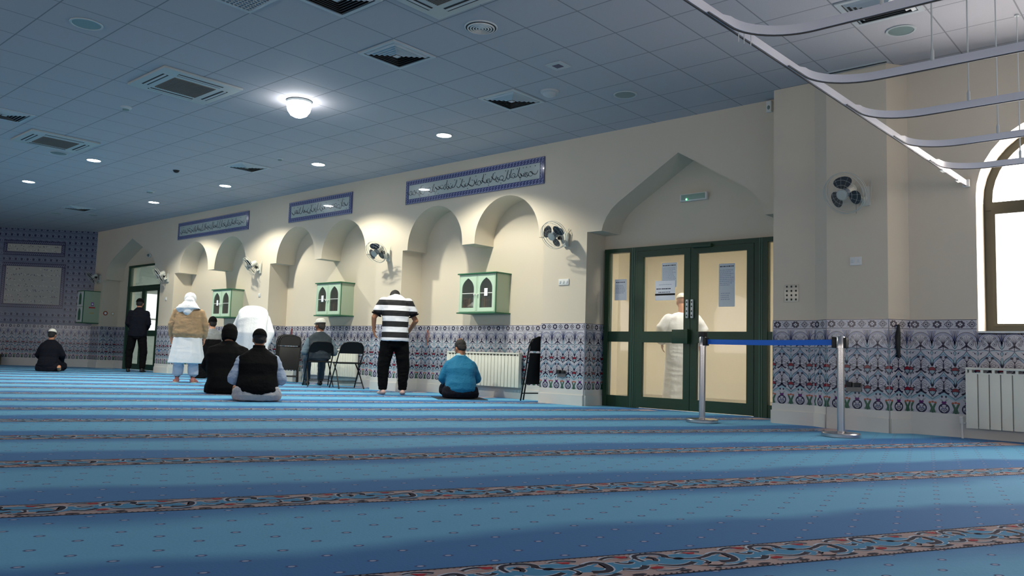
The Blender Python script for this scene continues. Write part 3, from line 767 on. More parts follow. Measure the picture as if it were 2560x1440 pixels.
def text_lines(mb, x0, x1, z0, z1, n, y, m, seed, big=False, title=False):
    r = random.Random(seed); h = (z1 - z0) / n
    for k in range(n):
        z = z1 - (k + .5) * h; x = x0
        lim = x1 - r.uniform(0, (x1 - x0) * .3)
        while x < lim:
            w = r.uniform(.008, .028)
            mb.box((x, y - .0004, z - h * .2), (min(x + w, x1), y, z + h * .2), m); x += w + .006
def poster(x0, x1, z0, z1, y, m, label, build, name='poster', cat='notice'):
    t = thing(name, label, cat, ((x0 + x1) / 2, y, z0)); w = (x1 - x0) / 2; h = z1 - z0
    mb = MB(m); mb.box((-w, -.0012, 0), (w, 0, h)); mb.build('sheet', t)
    for bl in build:
        mb = MB(M_ink); bl(mb, w, h); mb.build('printed_lines', t)
    return t
gy = 9.186
T1 = lambda a, b, c, d, n, m, sd: (lambda mb, w, h: text_lines(mb, -w + a, w - b, h - c, h - d, n, -.0014, m, sd))
poster(-6.245, -6.05, 1.45, 1.74, 9.203, M_paper, 'white printed notice on the narrow left side glass', [T1(.02, .02, .055, .03, 1, M_ink, 1), T1(.02, .02, .20, .08, 7, M_inkl, 2)])
poster(-5.49, -5.265, 1.60, 1.925, gy, M_paperg, 'pale printed sheet high on the left door leaf', [T1(.015, .015, .05, .02, 1, M_ink, 3), T1(.015, .015, .28, .06, 11, M_inkl, 4)])
poster(-5.585, -5.285, 1.43, 1.69, gy - .004, M_paper, 'white notice with a black bar, below the pale sheet on the left leaf',
       [T1(.06, .02, .06, .045, 1, M_inkl, 5), T1(.02, .02, .125, .09, 1, M_ink, 6), T1(.05, .05, .165, .14, 1, M_ink, 7), lambda mb, w, h: mb.box((-w, -.0018, .065), (w, -.0013, .09), M_black)])
poster(-4.67, -4.455, 1.33, 1.87, gy, M_paperg, 'tall grey notice of two sheets on the right door leaf', [T1(.015, .015, .05, .02, 1, M_ink, 8), T1(.015, .015, .28, .07, 9, M_inkl, 9), T1(.03, .05, .46, .36, 4, M_inkl, 10)])

# emergency luminaire over the door
t = thing('emergency_light', 'white emergency light box with a green glow above the green doors', 'emergency light', (-5.03, YB, 2.715))
mb = MB(M_white); mb.rbox((-.195, -.06, 0), (.195, 0, .10), .012); mb.build('housing', t, smooth=40)
mb = MB(mat('luminaire_face', (150, 176, 160), .4)); mb.rbox((-.17, -.068, .015), (.17, -.055, .085), .005); mb.build('face_plate', t, smooth=40)
mb = MB(); mb.ell((-.09, -.070, .022), (.010, .006, .010), emit_mat('green_led', (.1, 1, .35), 12)); mb.build('indicator', t, smooth=60)

# ------------------------------------------------------------------ frieze panels with script
def calligraphy(mb, x0, x1, z0, z1, y, seed, gap=None):
    r = random.Random(seed); h = z1 - z0; x = x1; w = .0105
    def S(pts, a, b=None):
        for p in stroke(pts, a, b): mb.poly([(q[0], y, q[1]) for q in p], M_panelk)
    while x > x0 + .05:
        if gap and gap[0] < x < gap[1]: x = gap[0]
        k = r.random(); b = z0 + h * r.uniform(.18, .38); L = r.uniform(.05, .12)
        if k < .35:      # tall upright with a tail
            S(bez((x, z0 + h * r.uniform(.8, .97)), (x - .015, z0 + h * .5), (x - L * .5, b), 6), w * 1.3, w * .8); S(bez((x - .018, z0 + h * .8), (x - .03, z0 + h * .5), (x - L * .5 - .012, b), 5), w * .5)
            S(bez((x - L * .5, b), (x - L, b - h * .12), (x - L * 1.2, b + h * .12), 5), w)
        elif k < .7:     # bowl
            S(bez((x, b + h * .28), (x - L * .2, b - h * .28), (x - L * 1.3, b + h * .24), 8), w * .7, w * 1.2); S(bez((x - .012, b + h * .22), (x - L * .3, b - h * .12), (x - L * 1.15, b + h * .2), 8), w * .5)
        else:            # loop
            S([(x - L * .4 + L * .38 * math.cos(a * PI / 5), b + h * .16 + h * .16 * math.sin(a * PI / 5)) for a in range(11)], w * .8); S(bez((x - L * .7, b + h * .1), (x - L, b - h * .05), (x - L * 1.3, b + h * .3), 5), w)
        if r.random() < .6:
            cx, cz = x - L * .5, z0 + h * r.choice((.08, .62, .86)); mb.poly([(cx - .01, y, cz), (cx, y, cz - .01), (cx + .01, y, cz), (cx, y, cz + .01)], M_panelk)
        x -= L * .85
def frieze(x0, x1, label, seed, gap=None):
    z0, z1 = 3.133, 3.532
    t = thing('calligraphy_panel', label, 'wall panel', ((x0 + x1) / 2, YW - .002, z0)); w = (x1 - x0) / 2; h = z1 - z0
    mb = MB(M_panelb); mb.box((-w, -.016, 0), (w, 0, h)); bw = .082; n = int(2 * w / .062); y = -.0165
    for k in range(n):
        for zz in (bw / 2, h - bw / 2):
            x = -w + (k + .5) * 2 * w / n
            for pts in (bez((x - .024, zz - .027), (x + .02, zz - .02), (x, zz), 4) + bez((x, zz), (x - .02, zz + .02), (x + .024, zz + .027), 4)[1:],):
                for p in stroke(pts, .009): mb.poly([(a, y, b) for a, b in p], M_panell)
    for k in range(5):
        for xx in (-w + bw / 2, w - bw / 2):
            z = bw + (k + .5) * (h - 2 * bw) / 5
            for p in stroke(bez((xx - .024, z - .02), (xx + .02, z), (xx - .02, z + .024), 6), .009): mb.poly([(a, y, b) for a, b in p], M_panell)
    for (a, b, c, d) in ((-w + .006, w - .006, .006, .012), (-w + .006, w - .006, h - .012, h - .006)): mb.poly([(a, y, c), (b, y, c), (b, y, d), (a, y, d)], M_panell)
    mb.build('border', t, fixn=False)
    mb = MB(M_paneli); mb.box((-w + bw, -.018, bw), (w - bw, -.0155, h - bw)); calligraphy(mb, -w + bw + .03, w - bw - .03, bw + .005, h - bw - .005, -.0186, seed, gap); mb.build('inscription_field', t, fixn=False)
frieze(-10.22, -7.207, 'longest calligraphy panel, above the pair of arches nearest the green doors', 11, (-.28, -.16))
frieze(-13.72, -11.695, 'calligraphy panel above the middle pair of arches, catching a lamp reflection', 12)
frieze(-18.35, -15.222, 'calligraphy panel above the pair of arches farthest from the green doors', 13)

# ------------------------------------------------------------------ book cabinets
def pointed_hole(cx, z0, w, h):
    s = z0 + h * .62
    return [(cx - w / 2, z0)] + bez((cx - w / 2, s), (cx - w / 2, z0 + h * .86), (cx, z0 + h), 7) + bez((cx, z0 + h), (cx + w / 2, z0 + h * .86), (cx + w / 2, s), 7)[1:] + [(cx + w / 2, z0)]
M_books = [mat('book_brown', (116, 66, 42), .6), mat('book_tan', (158, 112, 72), .6), mat('book_maroon', (96, 36, 30), .6), mat('book_grey', (120, 122, 116), .6), mat('book_black', (44, 40, 38), .6)]
def cabinet(xl, xr, z0, z1, depth, label, ybk=YB, note=None, books=0, group='mint green book cabinets on the wall', bl=''):
    t = thing('book_cabinet', label, 'cabinet', ((xl + xr) / 2, ybk, z0), group=group); w = (xr - xl) / 2; h = z1 - z0; D = depth
    mb = MB(M_mintside); th = .018
    mb.box((-w, -D + .02, 0), (-w + th, 0, h)); mb.box((w - th, -D + .02, 0), (w, 0, h)); mb.box((-w + th, -D + .021, .001), (w - th, -.001, th)); mb.box((-w + th, -D + .021, h - th), (w - th, -.001, h - .001)); mb.box((-w + th, -.012, th), (w - th, -.002, h - th), M_cabin)
    mb.box((w - .004, -D + .015, .001), (w + .003, -D + .028, h - .001), M_gedge)
    mb.build('body', t)
    mb = MB(M_gedge); mb.box((-w - .02, -D - .025, h), (w + .03, 0, h + .018)); mb.build('top_board', t)
    mb = MB(M_gedge); mb.box((-w - .02, -D - .025, -.018), (w + .03, 0, 0)); mb.build('bottom_board', t)
    mb = MB(M_mintside); mb.box((-w + th, -D + .04, h * .5 - .008), (w - th, -.01, h * .5 + .008)); mb.build('shelf', t)
    for sgn in (-1, 1):
        a, b = (-w + .004, -.003) if sgn < 0 else (.003, w - .004); cx = (a + b) / 2; dw = (b - a) * .68
        mb = MB(M_mint); mb.prism([(a, .004), (b, .004), (b, h - .004), (a, h - .004)], .02, M_mint, holes=[pointed_hole(cx, h * .12, dw, h * .78)], to3=lambda u, z, q: (u, -D + q, z))
        for p, q in ((a + .012, b - .012),):
            mb.box((p, -D - .004, .015), (q, -D, .022)); mb.box((p, -D - .004, h - .022), (q, -D, h - .015)); mb.box((p, -D - .004, .015), (p + .007, -D, h - .015)); mb.box((q - .007, -D - .004, .015), (q, -D, h - .015))
        dr = mb.build('cabinet_door', t)
        mb = MB(M_cabglass); mb.box((cx - dw / 2, -D + .008, h * .12), (cx + dw / 2, -D + .011, h * .9)); mb.build('door_glass', dr)
        mb = MB(M_white); mb.box((cx - dw / 2, -D + .006, h * .5 - .005), (cx + dw / 2, -D + .013, h * .5 + .005)); mb.build('glazing_bar', dr)
        mb = MB(M_white); mb.lathe([(.006, 0), (.008, .012), (.014, .022), (.012, .03), (.003, .033)], n=12, M=Matrix.Translation((b - .03 if sgn < 0 else a + .03, -D, h * .46)) @ Matrix.Rotation(PI / 2, 4, 'X')); mb.build('knob', dr, smooth=50)
    if note:
        mb = MB(M_paper); cx = note * w / 2; mb.rbox((cx - .035, -D - .003, h * .42), (cx + .035, -D - .001, h * .62), .0008); o = mb.build('note', t); o['label'] = 'small white note stuck on the glass'
    r = random.Random(int(xl * 10)); x = xl + th + .02; k = 0
    while k < books and x < xr - .06:
        bw = r.uniform(.03, .05); bh = r.uniform(.19, .24); bd = r.uniform(.13, .17)
        mb = MB(r.choice(M_books)); mb.rbox((0, 0, 0), (bw, bd, bh), .004)
        mb.box((.004, .003, bh - .001), (bw - .004, bd - .0, bh + .0008), M_paper); mb.box((.003, -.0008, bh * .75), (bw - .003, .0002, bh * .79), M_books[1])
        o = mb.build('book', loc=(x, ybk - D + .05, z0 + th + .0005)); tag(o, 'upright leather-bound book on the lower shelf of the ' + bl, 'book', 'books in the ' + bl)
        x += bw + .003; k += 1
    return t
cabinet(-8.985, -8.205, 1.30, 1.895, .33, 'mint green glass-door book cabinet in the arch nearest the green doors', note=1, books=14, bl='cabinet nearest the green doors')
cabinet(-12.86, -12.11, 1.305, 1.90, .31, 'mint green glass-door book cabinet above the man seated on the folding chair', note=-.9, books=12, bl='middle cabinet')
cabinet(-16.80, -16.03, 1.31, 1.905, .31, 'mint green glass-door book cabinet behind the person in the white headscarf', note=-.8, books=10, bl='cabinet behind the white headscarf')
# tall cabinet in the far corner
def corner_cabinet():
    xl, xr, z0, z1, D = -22.98, -22.62, 1.20, 2.03, .42
    t = thing('book_cabinet', 'pale green corner cabinet with stickers on its side, beside the far tiled wall', 'cabinet', ((xl + xr) / 2, YW, z0)); w = (xr - xl) / 2; h = z1 - z0
    mb = MB(M_mintside); mb.box((-w, -D, 0), (w, -.001, h)); mb.build('body', t)
    mb = MB(M_gedge); mb.box((-w - .015, -D - .02, h), (w + .02, 0, h + .02)); mb.box((w - .004, -D - .003, 0), (w + .003, -D + .02, h)); mb.build('top_board', t)
    mb = MB(M_gedge); mb.box((-w - .015, -D - .02, -.02), (w + .02, 0, 0)); mb.build('bottom_board', t)
    for k in range(2):
        za = .012 + k * h / 2; zb = za + h / 2 - .02
        mb = MB(M_white); mb.prism([(-w + .01, za), (w - .01, za), (w - .01, zb), (-w + .01, zb)], .018, M_white, holes=[pointed_hole(0, za + .05, w * 1.1, (zb - za) * .82)], to3=lambda u, z, q: (u, -D - .02 + q, z))
        dr = mb.build('cabinet_door', t)
        mb = MB(M_gedge); mb.box((-w * .6, -D - .008, za + .05), (w * .6, -D - .004, zb - .02)); mb.build('door_panel', dr)
    mb = MB(mat('sticker_red', (190, 50, 60), .6)); mb.box((w, -.27, .385), (w + .0015, -.11, .42)); mb.box((w, -.22, .45), (w + .0015, -.15, .54), mat('sticker_violet', (140, 70, 160), .6)); mb.box((w + .0015, -.205, .475), (w + .002, -.165, .515), M_paper); mb.box((w, -.24, .24), (w + .0015, -.13, .27), mat('sticker_ochre', (196, 170, 110), .6)); o = mb.build('sticker', t); o['label'] = 'violet, red and ochre stickers'
corner_cabinet()
def roundel(loc, r, m, label):
    mb = MB(m); mb.lathe([(r, 0), (r, .004), (r * .6, .0045)], m, 20, Matrix.Rotation(PI / 2, 4, 'Y')); mb.lathe([(r * .55, .0046), (r * .5, .0055)], M_paper, 16, Matrix.Rotation(PI / 2, 4, 'Y')); o = mb.build('wall_sticker', loc=loc); tag(o, label, 'sticker')
roundel((-22.5, 8.90, 1.47), .06, M_orange, 'orange round sticker on the jamb beside the corner cabinet')
roundel((-22.5, 9.09, 1.47), .05, mat('sticker_beige', (200, 186, 150), .6), 'beige round sticker on the jamb beside the far door')

# ------------------------------------------------------------------ radiators
def radiator(x0, x1, z0, z1, y, label, ribs, depth=.07, wall=YB):
    t = thing('radiator', label, 'radiator', ((x0 + x1) / 2, y, 0)); w = (x1 - x0) / 2
    mb = MB(M_radgap); mb.box((-w + .01, -depth + .012, z0 + .02), (w - .01, -.005, z1 - .05)); mb.build('core', t)
    mb = MB(M_rad); p = 2 * w / ribs
    for k in range(ribs):
        a = -w + k * p; mb.rbox((a + .004, -depth, z0), (a + p - .004, -depth + .02, z1 - .055), .005)
    mb.build('front_panel', t, smooth=35)
    mb = MB(M_rad); mb.rbox((-w - .005, -depth - .004, z1 - .022), (w + .005, .0, z1), .006); mb.box((-w, -depth, z1 - .06), (w, -depth + .008, z1 - .048))
    for k in range(ribs):
        a = -w + k * p; mb.box((a + p * .25, -depth + .002, z1 - .05), (a + p * .5, -.01, z1 - .02))
    mb.build('top_grille', t, smooth=35)
    mb = MB(M_rad)
    for s in (-1, 1): mb = MB(M_rad); mb.rbox((s * w - .008, -depth, z0), (s * w + .008, -.002, z1 - .005), .004); mb.build('side_cover', t, smooth=35)
    for q in (-w + .1, w - .14): mb = MB(M_rad); mb.box((q, -.01, z0 + .1), (q + .04, wall - y - .013, z1 - .1)); mb.build('wall_bracket', t)
    mb = MB(M_white); mb.tube([(-w - .02, -.03, z0 + .04), (-w - .05, -.03, z0 + .04), (-w - .05, -.03, .0)], .011); mb.tube([(-w - .055, -.03, z0 + .04), (-w - .055, -.05, z0 + .10)], .018, n=10); mb.build('pipe_and_valve', t, smooth=50)
radiator(-9.42, -7.88, .17, .69, 9.17, 'long cream radiator behind the kneeling man in blue', 22)
radiator(-13.45, -11.83, .17, .67, 9.17, 'long cream radiator behind the folding chairs', 22)
radiator(-1.765, -.20, .10, .66, 8.48, 'white radiator under the arched window', 17, depth=.08, wall=8.56)

# ------------------------------------------------------------------ wall fans
def rotd(v, az, tilt=0):
    """direction: az degrees in plan, tilt degrees below horizontal"""
    a = math.radians(az); b = math.radians(tilt)
    return V((math.cos(a) * math.cos(b), math.sin(a) * math.cos(b), -math.sin(b)))
def wall_fan(wx, wy, z, az, tilt, label, roll=0, R=.2, off=(0, -.27, 0.0), chain=False):
    t = thing('wall_fan', label, 'fan', (wx, wy, z), group='white wall fans along the arcade')
    hub = V(off); d = rotd(None, az, tilt)
    zax = d; xax = V((0, 0, 1)).cross(zax).normalized(); yax = zax.cross(xax)
    M = Matrix.Translation(hub) @ Matrix((xax, yax, zax)).transposed().to_4x4() @ Matrix.Rotation(math.radians(roll), 4, 'Z')
    mb = MB(M_fanw); mb.rbox((-.045, -.035, -.10), (.045, 0, .10), .012); mb.build('wall_bracket', t, smooth=40)
    mb = MB(M_fanw); p0 = V((0, -.03, -.02)); p1 = M @ V((0, 0, -.16)); mb.tube([p0, V((0, -.09, -.05)), (p0 + p1) / 2 + V((0, 0, -.04)), p1], [.022, .024, .026, .03], n=12); mb.build('arm', t, smooth=60)
    mb = MB(M_fanw); mb.lathe([(.01, -.20), (.045, -.19), (.055, -.15), (.055, -.09), (.045, -.055), (.01, -.05)], n=20, M=M); mb.build('motor_housing', t, smooth=50)
    mb = MB(M_blackp); q = M @ V((0, -.065, -.14)); mb.rbox((q.x - .022, q.y - .03, q.z - .05), (q.x + .022, q.y + .03, q.z + .0), .008); mb.build('control_box', t, smooth=40)
    for k in range(3):
        a = 2 * PI * k / 3 + .5; mb = MB(M_blade); pts = []
        for i in range(20):
            b = 2 * PI * i / 20; rr = .108 + .062 * math.cos(b); ww = .082 * math.sin(b) * (1.0 + .15 * math.cos(b)); pts.append((rr, ww))
        top = []; bot = []
        for (x, y) in pts:
            z_ = -.03 + y * .35; p = V((x * math.cos(a) - y * math.sin(a), x * math.sin(a) + y * math.cos(a), z_)); top.append(M @ (p + V((0, 0, .0015)))); bot.append(M @ (p - V((0, 0, .0015))))
        mb.rings([bot, top]); mb.build('blade', t, smooth=30)
    mb = MB(M_hub); mb.lathe([(.048, -.05), (.05, -.02), (.045, -.005), (.03, .006), (.006, .01)], n=20, M=M); mb.build('hub_cap', t, smooth=50)
    mb = MB(M_cage)
    for r_, z_, w in ((R, -.03, .0045), (R * .97, .01, .0028), (R * .97, -.07, .0028), (.055, .035, .003)):
        mb.tube([M @ V((r_ * math.cos(2 * PI * k / 36), r_ * math.sin(2 * PI * k / 36), z_)) for k in range(36)], w, n=5, closed=True)
    for rr_ in (.10, .15):
        zz = .035 - .025 * ((rr_ - .055) / .14) ** 2; mb.tube([M @ V((rr_ * math.cos(2 * PI * k / 30), rr_ * math.sin(2 * PI * k / 30), zz)) for k in range(30)], .0011, n=4, closed=True)
    for k in range(16):
        a = 2 * PI * k / 16; c, s = math.cos(a), math.sin(a)
        mb.tube([M @ V((.05 * c, .05 * s, .036)), M @ V((.13 * c, .13 * s, .03)), M @ V((R * .97 * c, R * .97 * s, .008)), M @ V((R * c, R * s, -.03))], .0007, n=4)
        mb.tube([M @ V((R * c, R * s, -.03)), M @ V((.13 * c, .13 * s, -.085)), M @ V((.05 * c, .05 * s, -.09))], .0007, n=4)
    mb.lathe([(.05, .034), (.05, .038), (.01, .04)], n=18, M=M)
    mb.build('cage', t, smooth=60)
    mb = MB(M_fanw); mb.tube([V((.02, -.01, .10)), V((.05, -.02, .16)), V((.06, -.03, .1)), V((.05, -.03, -.06)), V((.01, -.03, -.1))], .004, n=6); mb.build('cable', t, smooth=60)
    if chain:
        mb = MB(M_dark); mb.tube([q + V((0, 0, -.05)), q + V((0, 0, -.22))], .0015, n=5); mb.build('pull_cord', t)
# camera lies towards azimuth -52 (plan) from the arcade
wall_fan(-6.78, YW, 2.28, -92, 30, 'wall fan on the pier left of the green doors, above the socket', off=(-.02, -.29, .02))
wall_fan(-10.60, YW, 2.29, -82, 36, 'wall fan above the man in the striped shirt', roll=50, off=(-.04, -.28, .02))
wall_fan(-14.66, YW, 2.27, -108, 34, 'wall fan turned sideways on the pier above the white-robed bowing man', roll=20, off=(-.08, -.24, .02))
wall_fan(-18.72, YW, 2.26, -108, 34, 'wall fan turned sideways on the pier right of the far door', roll=20, off=(-.10, -.22, .02))
wall_fan(-22.70, YW, 2.38, -108, 40, 'farthest wall fan, above the corner cabinet', roll=70, off=(-.08, -.22, .0))
wall_fan(-2.63, 8.36, 2.36, -100, 26, 'wall fan with a pull cord on the pilaster left of the arched window', roll=60, off=(-.14, -.25, .0), chain=True, R=.212)

# ------------------------------------------------------------------ switches, sockets, small wall items
def plate(x, y, z, w, h, label, kind, n=1, cat='socket', grid=None):
    t = thing(kind, label, cat, (x, y, z))
    mb = MB(M_white); mb.rbox((-w / 2, -.012, -h / 2), (w / 2, 0, h / 2), .004); mb.build('face_plate', t, smooth=40)
    for k in range(n):
        cx = -w / 2 + (k + .5) * w / n; mb = MB(M_whitem); mb.rbox((cx - w / n * .22, -.018, -h * .2), (cx + w / n * .22, -.011, h * .2), .002); mb.build('rocker', t, smooth=40)
    return t
plate(-6.81, YW, 1.69, .18, .085, 'white triple switch on the pier left of the green doors', 'light_switch', 3, 'switch')
plate(-2.735, 8.36, 1.705, .115, .085, 'white double outlet below the fan left of the arched window', 'wall_socket', 2)
plate(-14.65, YW, 1.73, .075, .075, 'white socket on the pier below the middle sideways fan', 'wall_socket', 1)
plate(-18.77, YW, 1.76, .075, .075, 'white socket on the pier right of the far door', 'wall_socket', 1)
t = thing('switch_bank', 'steel twelve-gang switch bank right of the green doors', 'switch', (-3.455, 8.49, 1.41))
mb = MB(mat('steel_plate', (206, 200, 184), .35, metal=.4)); mb.rbox((-.078, -.008, -.095), (.078, 0, .095), .003); mb.build('face_plate', t, smooth=40)
for j in range(4):
    for i in range(3):
        mb = MB(M_dark); mb.rbox((-.05 + i * .05 - .008, -.014, -.07 + j * .047 - .01), (-.05 + i * .05 + .008, -.007, -.07 + j * .047 + .01), .002); mb.build('rocker', t)
def skirting_socket(x, y, z, label):
    t = thing('power_socket', label, 'socket', (x, y, z))
    mb = MB(mat('socket_steel', (120, 118, 116), .4, metal=.5)); mb.rbox((-.075, -.012, -.045), (.075, 0, .045), .003); mb.build('face_plate', t)
    mb = MB(M_blackp); mb.rbox((-.07, -.045, .0), (-.01, -.01, .05), .006); mb.rbox((.012, -.04, .002), (.068, -.01, .045), .006); mb.build('plug', t, smooth=40)
skirting_socket(-6.80, YW - .0115, .42, 'double socket with black plugs on the tiled pier left of the green doors')
skirting_socket(-2.76, 8.36 - .0115, .43, 'double socket with black plugs low on the tiled pilaster')
def hanging(x, y, z1, z0, m, label, name, w=.012, cat='prayer beads', beads=True):
    t = thing(name, label, cat, (x, y, z1))
    mb = MB(M_white); mb.tube([(0, 0, 0), (0, -.025, 0), (0, -.025, .01)], .003, n=6); mb.build('hook', t)
    mb = MB(m); L = z1 - z0; n = int(L / .013)
    for s in (-1, 1):
        for k in range(n): mb.ell((s * w * math.sin(PI * (k + .3) / n) * 1.2, -.022, -.004 - L * k / n), (.0075, .0075, .0075), n=8)
    mb.build('bead_loop', t, smooth=60)
    mb = MB(m)
    for k in range(7): mb.tube([(0, -.022, -L), (-.012 + .004 * k, -.022, -L - .05)], .0022, n=5)
    mb.build('tassel', t)
hanging(-10.0, YB - .012, 1.04, .83, mat('beads_orange', (176, 92, 56), .4), 'orange bead strand hanging on the tiles right of the striped-shirt man', 'prayer_beads', .018)
hanging(-14.05, YB - .012, 1.07, .90, mat('beads_red', (128, 36, 40), .4), 'dark red bead strand on the tiles above the stacked chairs', 'prayer_beads', .01)
t = thing('hanging_strap', 'dark bundled strap hanging on the tiles beside the pilaster return', 'strap', (-2.355, 8.455, 1.06))
mb = MB(M_blackp); mb.tube([(0, -.03, 0), (.005, -.05, -.1), (-.004, -.045, -.2), (.004, -.04, -.33)], [.012, .02, .024, .012], n=10); mb.tube([(0, -.03, 0), (-.02, -.04, -.12), (-.014, -.04, -.26)], [.008, .014, .006], n=8); mb.build('strap_body', t, smooth=50)
mb = MB(M_dark); mb.tube([(.012, -.06, -.06), (.018, -.06, -.16), (.008, -.055, -.24)], .007, n=8); mb.build('buckle', t, smooth=50)
t = thing('blue_label', 'small blue sticker on the tiled pier right of the far door', 'sticker', (-18.93, YW - .0118, .50))
mb = MB(mat('label_blue', (40, 110, 176), .5)); mb.prism([(-.04, 0), (.04, 0), (.04, .035), (0, .075), (-.04, .035)], .002, to3=lambda u, z, w: (u, -w, z)); mb.build('sheet', t)
t = thing('wall_sensor', 'small white sensor box high on the wall where the pilaster meets the ceiling', 'sensor', (-3.83, YW, 3.56))
mb = MB(M_white); mb.rbox((-.03, -.05, 0), (.03, 0, .13), .006); mb.build('housing', t); mb = MB(M_unlit); mb.ell((0, -.05, .05), (.018, .012, .025)); mb.build('lens', t, smooth=60)
t = thing('dome_camera', 'small white dome camera above the far green door', 'camera', (-20.75, YB, 2.98))
mb = MB(M_white); mb.lathe([(.06, 0), (.06, .02), (.045, .035), (.01, .04)], n=18, M=Matrix.Rotation(PI / 2, 4, 'X')); mb.build('mount', t, smooth=40); mb = MB(M_unlit); mb.ell((0, -.055, -.01), (.035, .035, .035)); mb.build('dome', t, smooth=60)
t = thing('step_box', 'low brown wooden box on the carpet at the foot of the far tiled wall', 'box', F3(-2.65, 0, .20), math.radians(49))
mb = MB(mat('box_wood', (122, 104, 80), .6, var=.15)); mb.rbox((-.55, -.16, 0), (.45, .16, .27), .01); mb.build('case', t); mb = MB(mat('box_lid', (150, 132, 104), .6)); mb.rbox((-.57, -.18, .27), (.47, .18, .295), .006); mb.build('lid', t)

# ------------------------------------------------------------------ ceiling fittings
M_lampon = emit_mat('lamp_lit', (0.96, 0.98, 1.0), 45.0)
def lamp_spot(t, w, cone=130, blend=.35, z=-.02):
    L = bpy.data.lights.new('lamp_beam', 'SPOT'); L.energy = w; L.spot_size = math.radians(cone); L.spot_blend = blend; L.color = (1.0, .975, .83); L.shadow_soft_size = .07
    o = bpy.data.objects.new('lamp_beam', L); COL.objects.link(o); o.parent = t; o.location = (0, 0, z)
def downlight(x, y, lit, label, r=.105, w=DOWNLIGHT_W, group=None):
    t = thing('downlight', label, 'ceiling light', (x, y, ZC), group=group)
    mb = MB(M_ring); mb.lathe([(r, 0), (r + .018, -.002), (r + .016, -.009), (r, -.010), (r - .004, -.002)], n=32); mb.build('trim_ring', t, smooth=50)
    mb = MB(M_lampon if lit else M_unlit); mb.lathe([(r - .004, -.001), (r - .004, -.006), (.01, -.0075)], n=32); mb.build('diffuser', t, smooth=50)
    if lit: lamp_spot(t, w)
dl = ['above the pair of arches nearest the green doors', 'above the middle pair of arches', 'above the pair of arches farthest from the green doors', 'just short of the far door arch']
for x, s in zip((-8.077, -11.077, -14.077, -17.077), dl): downlight(x, 7.583, True, 'lit round downlight ' + s)
downlight(-14.077, 5.20, True, 'lit round downlight of the second row, right of its neighbour at the far left')
downlight(-17.077, 5.16, True, 'lit round downlight at the far left of the ceiling, the leftmost lit one')
downlight(-5.077, 7.62, False, 'unlit round downlight in the ceiling in front of the green door arch', r=.12)
downlight(-2.077, 7.60, False, 'unlit round downlight beyond the hanging track at the upper right', r=.11)
downlight(-8.10, 2.83, False, 'unlit greenish round downlight at the upper left of the ceiling', r=.13)
downlight(-14.05, 4.64, False, 'unlit round downlight below the farther air conditioning cassette', r=.12)
downlight(-20.09, 7.50, False, 'unlit round downlight nearest the far door arch', r=.10)
downlight(-20.68, 6.88, False, 'unlit round downlight beside the farthest square vent', r=.12)
t = thing('bright_lamp', 'brightest ceiling lamp, a glowing round dome between the cassette and the wall', 'ceiling light', (-8.45, 5.46, ZC))  # the lamp's glare is built as a larger glowing dome
mb = MB(M_ring); mb.lathe([(.15, 0), (.16, -.01), (.15, -.03), (.14, -.03)], n=32); mb.build('base_ring', t, smooth=50)
mb = MB(emit_mat('glare_lit', (.97, .99, 1.0), 25)); mb.lathe([(.145, -.025), (.15, -.07), (.135, -.13), (.10, -.18), (.05, -.205), (.005, -.21)], n=32); mb.build('glare_dome', t, smooth=60)
lamp_spot(t, DOWNLIGHT_W * .8, 150, .5, -.24)

def square_vent(x, y, label, rows=6, hw=.285):
    t = thing('ceiling_vent', label, 'vent', (x, y, ZC), group='square louvred ceiling vents')
    mb = MB(M_diff)
    mb.prism([(-hw, -hw), (hw, -hw), (hw, hw), (-hw, hw)], -.012, M_diff, holes=[[(-hw + .04, -hw + .04), (hw - .04, -hw + .04), (hw - .04, hw - .04), (-hw + .04, hw - .04)]], to3=lambda u, v, w: (u, v, w)); mb.build('frame', t)
    mb = MB(M_slot); mb.box((-hw + .03, -hw + .03, -.003), (hw - .03, hw - .03, -.001)); mb.build('dark_throat', t)
    mb = MB(M_diff)
    for k in range(rows):
        a = (hw - .05) * (1 - k / rows); b = a - .028
        r0 = [V((sx * a, sy * a, -.005)) for sx, sy in ((-1, -1), (1, -1), (1, 1), (-1, 1))]; r1 = [V((sx * b, sy * b, -.024)) for sx, sy in ((-1, -1), (1, -1), (1, 1), (-1, 1))]; r2 = [p + V((0, 0, .003)) for p in r1]
        mb.rings([r0, r1], caps=False); mb.rings([r2, [p + V((0, 0, .002)) for p in r0]], caps=False)
    mb.box((-.03, -.03, -.024), (.03, .03, -.006)); mb.build('louvre', t, fixn=False)
square_vent(-6.277, 5.183, 'square louvred vent right of the brightest lamp, nearest the camera of those in full view')
square_vent(-6.277, 6.983, 'square louvred vent above the long calligraphy panel')
square_vent(-12.277, 6.983, 'square louvred vent between the second and third lit downlights')
square_vent(-19.4, 6.9, 'farthest square louvred vent, close to the far door arch')
square_vent(-12.277, 3.35, 'square louvred vent cut by the left edge of the picture')
square_vent(-2.077, 6.983, 'square louvred vent behind the nearest curved track at the top right')
square_vent(-5.677, 3.98, 'square dark vent cut by the top edge of the picture', rows=7)
